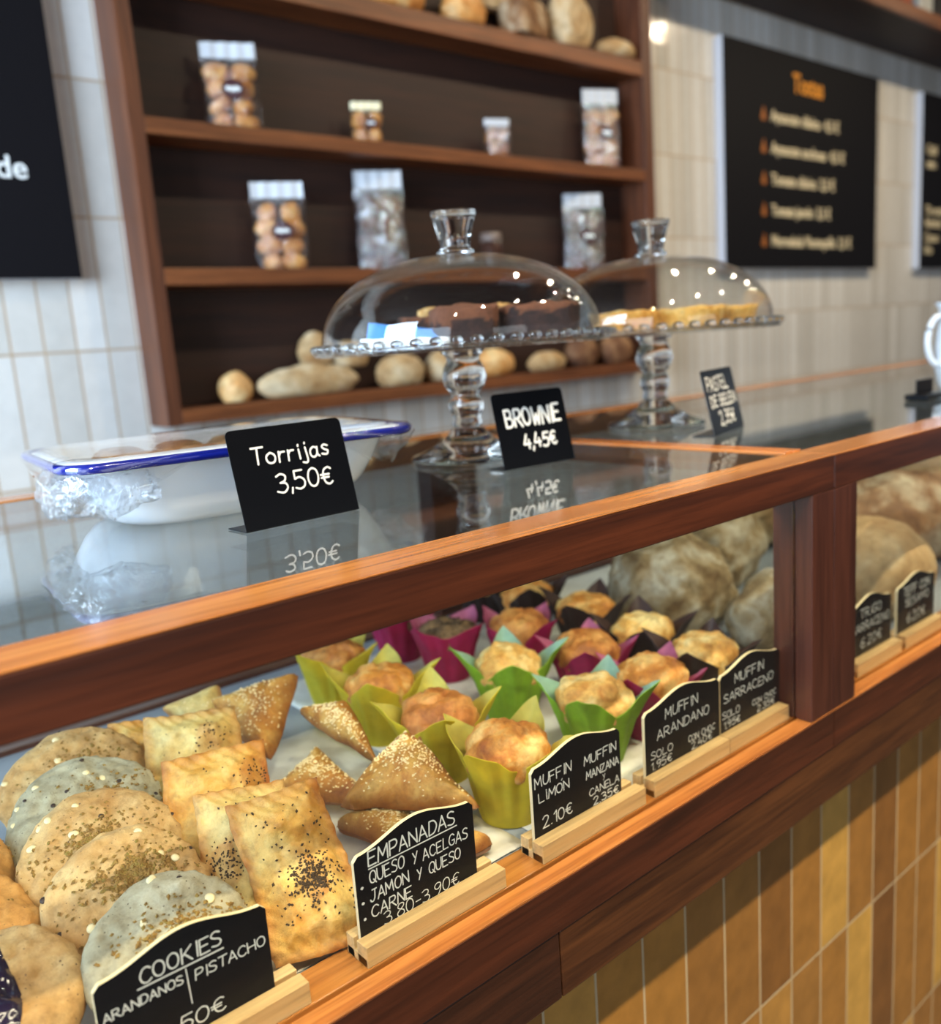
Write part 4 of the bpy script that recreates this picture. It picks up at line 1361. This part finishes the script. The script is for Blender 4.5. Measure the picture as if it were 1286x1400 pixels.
def tart(r, bk, label, seed, R=0.046, h=0.028, lift=0.0015):
    t = empty('custard_tart', ST2 + CR * r + CBk * bk + Vector((0, 0, PZ - ST2.z + lift)), seed)
    tag(t, label, 'tart', 'custard tarts under the glass dome')

    def wob(r_, z, a):
        p = Vector((math.cos(a), math.sin(a), z * 20))
        return r_ * (1 + 0.05 * fbm(p, 2.0, 3, seed)), z * (1 + 0.12 * fbm(p, 1.6, 3, seed + 2))
    MB().lathe([(0.0, 0.0), (R * 0.78, 0.0), (R * 0.86, 0.003), (R * 0.96, h * 0.8), (R, h), (R * 0.93, h * 1.04), (R * 0.86, h * 0.86), (0.0, h * 0.80)], 64, wob=wob).build('pastry_shell', M['tart'], t, smooth=True, weld=True)
    MB().lathe([(0.0, h * 0.84), (R * 0.5, h * 0.93), (R * 0.88, h * 0.90), (R * 0.9, h * 0.82)], 48, wob=wob).build('custard_filling', M['custard'], t, smooth=True, weld=True)
    return t


tart(-0.045, -0.005, 'custard tart above the paper doily, beside the dome of brownies', 1.0)
tart(0.052, -0.020, 'custard tart in the middle of its glass stand', 2.0)
tart(0.118, 0.030, 'custard tart near the rim of the stand, farthest from the brownies', 3.0, 0.040)
tart(0.000, 0.085, 'custard tart at the back of its glass stand', 4.0)
dl = MB()
dl.lathe([(0.0, 0.0006), (0.10, 0.0006), (0.104, 0.0010), (0.10, 0.0012), (0.0, 0.0012)], 120, wob=lambda r_, z, a: (r_ + (0.004 * math.cos(a * 24) if r_ > 0.05 else 0), z))
do = dl.build('paper_doily', plain('white_paper', (238, 238, 240), 0.7), smooth=True, weld=True)
do.location = ST2 + CR * (-0.03) + Vector((0, 0, PZ - ST2.z + 0.0001))
tag(do, 'white paper doily under the custard tarts', 'doily')

# ---------------------------------------------------------------- bookcase on the back wall
YF = 1.49
BX0, BX1, BX2, BX3 = 0.757, 0.791, 2.452, 2.500
bc = empty('bookcase', ((BX0 + BX3) / 2, 1.6, 1.2))
tag(bc, 'dark wooden wall bookcase holding bread and bagged biscuits', 'bookcase')
ox, oz = (BX0 + BX3) / 2, 1.2


def bcp(name, mat, x0, x1, y0, y1, z0, z1, bev=0.0015):
    return MB().box(x0 - ox, x1 - ox, y0 - 1.6, y1 - 1.6, z0 - oz, z1 - oz).build(name, mat, bc, bevel=bev)


bcp('side_panel', M['case_up'], BX0, BX1, YF, 1.5995, 1.2, 2.80)
bcp('side_panel', M['case_up'], BX2, BX3, YF, 1.5995, 1.2, 2.80)
bcp('back_panel', M['case_back'], BX1, BX2, 1.594, 1.5995, 1.2, 2.80, 0)
SHELF = [(1.202, 1.236), (1.506, 1.543), (1.820, 1.855), (2.142, 2.188), (2.480, 2.520), (2.765, 2.80)]
for z0, z1 in SHELF:
    bcp('shelf', M['shelf_edge'], BX1, BX2, YF, 1.594, z0, z1)

# bread on the bottom shelf and on the high shelf
BG = 'loaves on the bottom shelf of the bookcase'
Z0 = 1.236
bl = 'on the bottom shelf of the bookcase'
loaf('bread_roll', (0.946, 1.535, Z0), (0.040, 0.038, 0.044), 0, 'small round roll, alone at the end of the bottom bookcase shelf', M['crust_gold'], 81, BG)
loaf('baguette', (1.140, 1.520, Z0), (0.145, 0.036, 0.046), 0.05, 'thick floured baguette beside the small roll on the bottom bookcase shelf', M['crust_flour'], 82, BG, slashes=3)
loaf('bread_roll', (1.190, 1.562, Z0 + 0.072), (0.050, 0.030, 0.050), 0, 'tan roll resting behind the thick floured baguette', M['crust_flour'], 83, BG)
loaf('bread_roll', (1.290, 1.558, Z0 + 0.060), (0.055, 0.030, 0.042), 0, 'pale roll seen through the brownie dome behind the baguette end', M['crust_flour'], 84, BG)
loaf('loaf', (1.425, 1.525, Z0), (0.072, 0.045, 0.052), -0.1, 'oval floured loaf under the brownie plate on the bottom bookcase shelf', M['crust_flour'], 85, BG)
loaf('loaf', (1.590, 1.535, Z0), (0.075, 0.045, 0.052), 0.1, 'oval loaf just beside the brownie stem on the bottom bookcase shelf', M['crust_flour'], 86, BG)
loaf('loaf', (1.770, 1.535, Z0), (0.080, 0.045, 0.048), 0.05, 'tan loaf above the BROWNIE card on the bottom bookcase shelf', M['crust_gold'], 87, BG)
loaf('baguette', (1.985, 1.525, Z0), (0.090, 0.032, 0.036), 0.12, 'short pale baguette between the two stands on the bottom bookcase shelf', M['crust_flour'], 88, BG)
loaf('loaf', (2.160, 1.540, Z0), (0.070, 0.042, 0.062), 0.1, 'dark crusted loaf behind the farther stand stem on the bottom bookcase shelf', M['crust_dark'], 89, BG)
loaf('loaf', (2.330, 1.540, Z0), (0.085, 0.042, 0.058), 0.1, 'dark crusted loaf in the corner of the bottom bookcase shelf', M['crust_dark'], 90, BG)
TG = 'loaves on the high shelf of the bookcase'
Z3 = 2.188
loaf('loaf', (1.500, 1.535, Z3), (0.105, 0.050, 0.062), 0, 'golden loaf at the near end of the high bread shelf', M['crust_gold'], 91, TG)
loaf('loaf', (1.742, 1.535, Z3), (0.074, 0.050, 0.056), 0.1, 'rounded golden loaf between two others on the high bread shelf', M['crust_gold'], 92, TG)
loaf('loaf', (1.965, 1.530, Z3), (0.075, 0.050, 0.062), 0.25, 'square edged brown tin loaf on the high bread shelf', M['crust_brown'], 93, TG, boxy=5.0, rough=0.02)
loaf('loaf', (1.880, 1.570, Z3 + 0.075), (0.075, 0.022, 0.055), 0.0, 'floury loaf propped behind the tin loaf on the high bread shelf', M['crust_flour'], 94, TG)
loaf('loaf', (2.165, 1.535, Z3), (0.088, 0.050, 0.105), 0.0, 'tall round loaf with a spiral crust on the high bread shelf', M['crust_flour'], 95, TG, spiral=True, rough=0.03)
loaf('loaf', (2.366, 1.530, Z3), (0.084, 0.052, 0.036), 0.05, 'flat pale loaf at the end of the high bread shelf', M['crust_flour'], 96, TG)

M['biscuit'] = pastry('biscuit', [(0.3, lin(176, 104, 44)), (0.5, lin(212, 146, 72)), (0.7, lin(236, 190, 120))], 40, bump=0.4, rough=0.6)
M['biscuit_dark'] = pastry('dark_biscuit', [(0.3, lin(66, 40, 28)), (0.5, lin(110, 70, 44)), (0.7, lin(150, 104, 66))], 40, bump=0.4, rough=0.6)
M['tape'] = plain('cream_tie', (240, 230, 190), 0.5)


def bag(x, z, w, h, label, seed, dark=False, header='seal', mark=True, y=1.538, yaw=-0.38, nb=7, silvery=False):
    rnd = random.Random(seed)
    t = empty('biscuit_bag', (x, y, z), yaw)
    tag(t, label, 'biscuit bag', 'bags of biscuits on the bookcase shelves')
    nu, nv = 28, 34
    hb = h * 0.82

    def P(i, j, side):
        u = i / (nu - 1) * 2 - 1
        v_ = j / (nv - 1)
        bul = (1 - u * u) ** 0.6 * min(1, (1 - v_) * 4 + 0.08) * (0.75 + 0.25 * min(1, v_ * 8))
        q = Vector((u * w / 2 * (1 + 0.03 * math.sin(v_ * 9 + seed)), side * (0.004 + 0.034 * bul), v_ * hb + 0.001))
        q.y += side * 0.007 * fbm((q.x, q.z, side), 26, 4, seed) * (1 - abs(u)) * 2
        return q
    f = MB()
    f.grid(nu, nv, lambda i, j: P(i, j, -1))
    f.grid(nu, nv, lambda i, j: P(i, j, 1))
    f.build('cellophane', M['bagfilm' if silvery else 'bagfilm_clear'], t, smooth=True)
    s = MB()
    nsx = 20
    for sd in (-1, 1):
        s.grid(nsx, 5, lambda i, j: Vector(((i / (nsx - 1) - 0.5) * w * 0.96, sd * 0.0022 + 0.002 * math.sin(i * 1.3 + seed), hb + (h - hb) * j / 4)))
    s.build('bag_header', M['seal'] if header == 'seal' else M['tape'], t, smooth=True)
    bm_ = M['biscuit_dark'] if dark else M['biscuit']
    cols = 2
    rows = max(2, int(nb / 2 + 0.5))
    for k in range(nb):
        cx = (-0.5 + (k % cols)) * w * 0.42 + rnd.uniform(-.004, .004)
        cz = (k // cols + 0.5) / rows * hb * 0.92
        bb = MB()
        rx, rz = w * rnd.uniform(0.17, 0.25), hb * 0.92 / rows * rnd.uniform(0.44, 0.62)
        rotb = rnd.uniform(-0.7, 0.7)

        def B(i, j):
            a, b2 = 2 * PI * i / 24, -PI / 2 + PI * j / 13
            d = Vector((math.cos(a) * math.cos(b2), math.sin(a) * math.cos(b2), math.sin(b2)))
            kk = 1 + 0.22 * fbm(d, 1.8, 3, seed + k)
            dx, dz = math.copysign(abs(d.x) ** 0.7, d.x) * rx * kk, math.copysign(abs(d.z) ** 0.7, d.z) * rz * kk
            return Vector((cx + dx * math.cos(rotb) - dz * math.sin(rotb) * 0.6, d.y * 0.020 * kk, max(0.002, cz + dz * math.cos(rotb) + dx * math.sin(rotb) * 0.6)))
        bb.grid(24, 14, B, wrap=True)
        bb.build('biscuit', bm_, t, smooth=True, weld=True)
    if mark:
        lb = MB()
        lw, lh = w * 0.20, w * 0.17
        yy = -0.0400
        ring = [(lw * math.cos(2 * PI * k / 28), yy - 0.0006, hb * 0.52 + lh * math.sin(2 * PI * k / 28)) for k in range(28)]
        back = [(p[0], yy, p[2]) for p in ring]
        lb.add(ring + back, [tuple(range(28)), tuple(28 + i for i in range(27, -1, -1))] + [(i, 28 + i, 28 + (i + 1) % 28, (i + 1) % 28) for i in range(28)])
        lo = lb.build('bag_label', M['label'], t)
        wm = MB()
        pts = [(lw * 0.62 * (k / 20 * 2 - 1), yy - 0.0012, hb * 0.52 + lh * 0.22 * math.sin(k * 1.9)) for k in range(21)]
        wm.tube(pts, w * 0.022, 6)
        wm.build('label_mark', M['chalk'], lo)
    return t


Z2, Z1 = 1.855, 1.543
bag(1.024, Z2, 0.128, 0.190, 'tall bag of golden biscuits with a round maroon label, nearest end of upper shelf', 101, nb=8)
bag(1.394, Z2, 0.082, 0.104, 'small biscuit bag with a cream tie and maroon label on the upper bag shelf', 102, header='tape', nb=4)
bag(1.846, Z2, 0.078, 0.108, 'small silvery bag without a label on the upper bag shelf', 103, silvery=True, mark=False, nb=4)
bag(2.295, Z2, 0.126, 0.240, 'tall crinkled bag at the far corner of the upper bag shelf', 104, silvery=True, nb=8)
bag(1.112, Z1, 0.130, 0.205, 'bag of golden biscuits on the lower bag shelf, nearest the bookcase side', 105, nb=8)
bag(1.410, Z1, 0.132, 0.250, 'tall silvery bag of dark biscuits above the brownie dome', 106, silvery=True, dark=True, nb=8, mark=False)
bag(2.192, Z1, 0.136, 0.232, 'bag of dark biscuits with a white header between the two dome knobs', 107, silvery=True, dark=True, nb=8)
jr = empty('glass_jar', (1.792, 1.535, Z1))
tag(jr, 'small dark lidded jar behind the knob of the nearer dome', 'jar')
MB().lathe([(0.0, 0.001), (0.030, 0.001), (0.032, 0.006), (0.032, 0.070), (0.026, 0.078), (0.0, 0.078)], 40).build('jar_body', plain('dark_jar', (66, 44, 36), 0.1), jr, smooth=True, weld=True)
MB().lathe([(0.0, 0.079), (0.030, 0.079), (0.031, 0.083), (0.030, 0.102), (0.0, 0.104)], 40).build('jar_lid', plain('grey_lid', (120, 104, 96), 0.4), jr, smooth=True, weld=True)


# ---------------------------------------------------------------- menu boards
def font_mesh(name, txt, size, mat, parent, x, y, z, bold=0.0, xs=1.0):
    c = bpy.data.curves.new(name, 'FONT')
    c.body = txt
    c.size = size
    c.offset = bold
    c.extrude = 0.0006
    tmp = bpy.data.objects.new(name, c)
    COL.objects.link(tmp)
    dg = bpy.context.evaluated_depsgraph_get()
    me = bpy.data.meshes.new_from_object(tmp.evaluated_get(dg))
    bpy.data.objects.remove(tmp)
    bpy.data.curves.remove(c)
    me.materials.clear()
    me.materials.append(mat)
    o = bpy.data.objects.new(name, me)
    COL.objects.link(o)
    o.parent = parent
    o.location = (x, y, z)
    o.rotation_euler = (PI / 2, 0, 0)
    o.scale = (xs, 1, 1)
    return o


def menu_board(x0, x1, z0, z1, label):
    t = empty('menu_board', (x0, 1.6, z0))
    tag(t, label, 'menu board', 'black menu boards on the tiled wall')
    m = MB()
    w, h = x1 - x0, z1 - z0
    m.box(0, w, -0.034, -0.0005, 0, h)
    m.mi = [1, 1, 0, 1, 1, 1]
    m.build('board', [M['menu'], M['menu_side']], t)
    return t


b1 = menu_board(-0.55, 0.642, 1.530, 2.42, 'black menu board ending in the word de, beside the bookcase')
font_mesh('menu_lettering', 'de', 0.062, M['chalk'], b1, 1.054, -0.035, 0.198, 0.0006)
b2 = menu_board(3.010, 4.215, 1.550, 2.375, 'black menu board headed Tostas in orange over five lines')
font_mesh('menu_heading', 'Tostas', 0.102, M['orange'], b2, 0.485, -0.035, 0.685, 0.0022, 0.86)
rows = [('Aguacate clásica  4,5 €', 0.545), ('Aguacate anchoas  4,5 €', 0.425), ('Tomate clásica  2,5 €', 0.307), ('Tomate jamón  3,5 €', 0.189), ('Mermelada Mantequilla  2,5 €', 0.071)]
wd = [0.530, 0.580, 0.495, 0.460, 0.645]
for (tx, zz), ww in zip(rows, wd):
    tn_, tp_ = tx.split('  ')
    o = font_mesh('menu_row', tn_, 0.062, M['cream'], b2, 0.322, -0.035, zz + 0.015, 0.0012)
    p_ = font_mesh('menu_price', tp_, 0.062, M['cream'], b2, 0.322, -0.035, zz + 0.015, 0.0012)
    k_ = ww / (o.dimensions.x + p_.dimensions.x + 0.035)
    o.scale = p_.scale = (k_, 1, 1)
    p_.location.x = 0.322 + ww - p_.dimensions.x * k_
    bl_ = MB().lathe([(0.0, 0.0), (0.016, 0.004), (0.019, 0.016), (0.012, 0.030), (0.003, 0.052), (0.0, 0.054)], 16)
    k = bl_.build('menu_bullet', M['amber'], b2, smooth=True, weld=True)
    k.location = (0.268, -0.0355, zz + 0.010)
    k.scale = (1, 0.05, 1)
b3 = menu_board(4.672, 5.80, 1.550, 2.375, 'black menu board cut off by the picture edge, beyond the Tostas board')
for tx, zz in (('Café', 0.545), ('solo', 0.48), ('Té verde', 0.26), ('Infusión', 0.20), ('Cacao', 0.13), ('frío', 0.07)):
    font_mesh('menu_row', tx, 0.062, M['cream'], b3, 0.055, -0.035, zz, 0.0012)

# ---------------------------------------------------------------- high shelf over the menu boards
ws = empty('wall_shelf', (4.6, 1.6, 2.513))
tag(ws, 'deep dark wooden shelf high on the wall above the menu boards', 'shelf')
MB().box(-2.08, 3.3, -0.268, -0.0005, 0, 0.046).build('shelf_board', M['case_back'], ws, bevel=0.002)
MB().box(-2.08, 3.3, -0.286, -0.268, -0.002, 0.05).build('shelf_edge_strip', M['shelf_edge'], ws, bevel=0.002)
for x, w, h, d, rgb, nm, lb in ((4.02, 0.09, 0.22, 0.12, (168, 70, 34), 'storage_box', 'rust orange box on the high wall shelf'),
                                (4.18, 0.13, 0.24, 0.14, (196, 194, 186), 'storage_box', 'grey white box on the high wall shelf'),
                                (4.34, 0.12, 0.26, 0.13, (30, 28, 30), 'storage_box', 'black box on the high wall shelf')):
    t = empty(nm, (x, 1.42, 2.5592))
    tag(t, lb, 'box', 'boxes on the high wall shelf')
    MB().box(-w / 2, w / 2, -d / 2, d / 2, 0, h * 0.82).build('box_body', plain('box_paint', rgb, 0.5), t, bevel=0.003)
    MB().box(-w / 2 - 0.003, w / 2 + 0.003, -d / 2 - 0.003, d / 2 + 0.003, h * 0.8201, h).build('lid', plain('box_lid', tuple(int(c * 0.9) for c in rgb), 0.5), t, bevel=0.003)

# ---------------------------------------------------------------- jug and card at the edge of the picture
jg = empty('jug', (1.690, 0.195, ZT))
tag(jg, 'tall white jug standing on the glass top of the bread case', 'jug')
MB().lathe([(0.0, 0.0005), (0.040, 0.0005), (0.043, 0.004), (0.050, 0.040), (0.052, 0.075), (0.047, 0.115), (0.043, 0.130), (0.047, 0.143), (0.052, 0.150), (0.0495, 0.150), (0.041, 0.132), (0.0, 0.120)], 56).build('jug_body', M['enamel'], jg, smooth=True, weld=True)
hd = [Vector((-0.050 - 0.022 * math.sin(q), 0.0, 0.085 + 0.042 * math.cos(q))) for q in [PI * k / 16 for k in range(17)]]
ho = MB().tube(hd, 0.0055, 10).build('handle', M['enamel'], jg, smooth=True)
ho.rotation_euler = (0, 0, -0.6)
cdk = empty('card_holder', (1.455, 0.165, ZT))
tag(cdk, 'small black card holder behind the white jug', 'card holder')
MB().box(-0.03, 0.03, -0.018, 0.018, 0.0003, 0.010).build('holder_base', M['card'], cdk, bevel=0.002)
pm = MB().box(-0.028, 0.028, -0.0015, 0.0015, 0.0, 0.022).build('holder_plate', M['card'], cdk, bevel=0.0006)
pm.location = (0, 0, 0.0102)
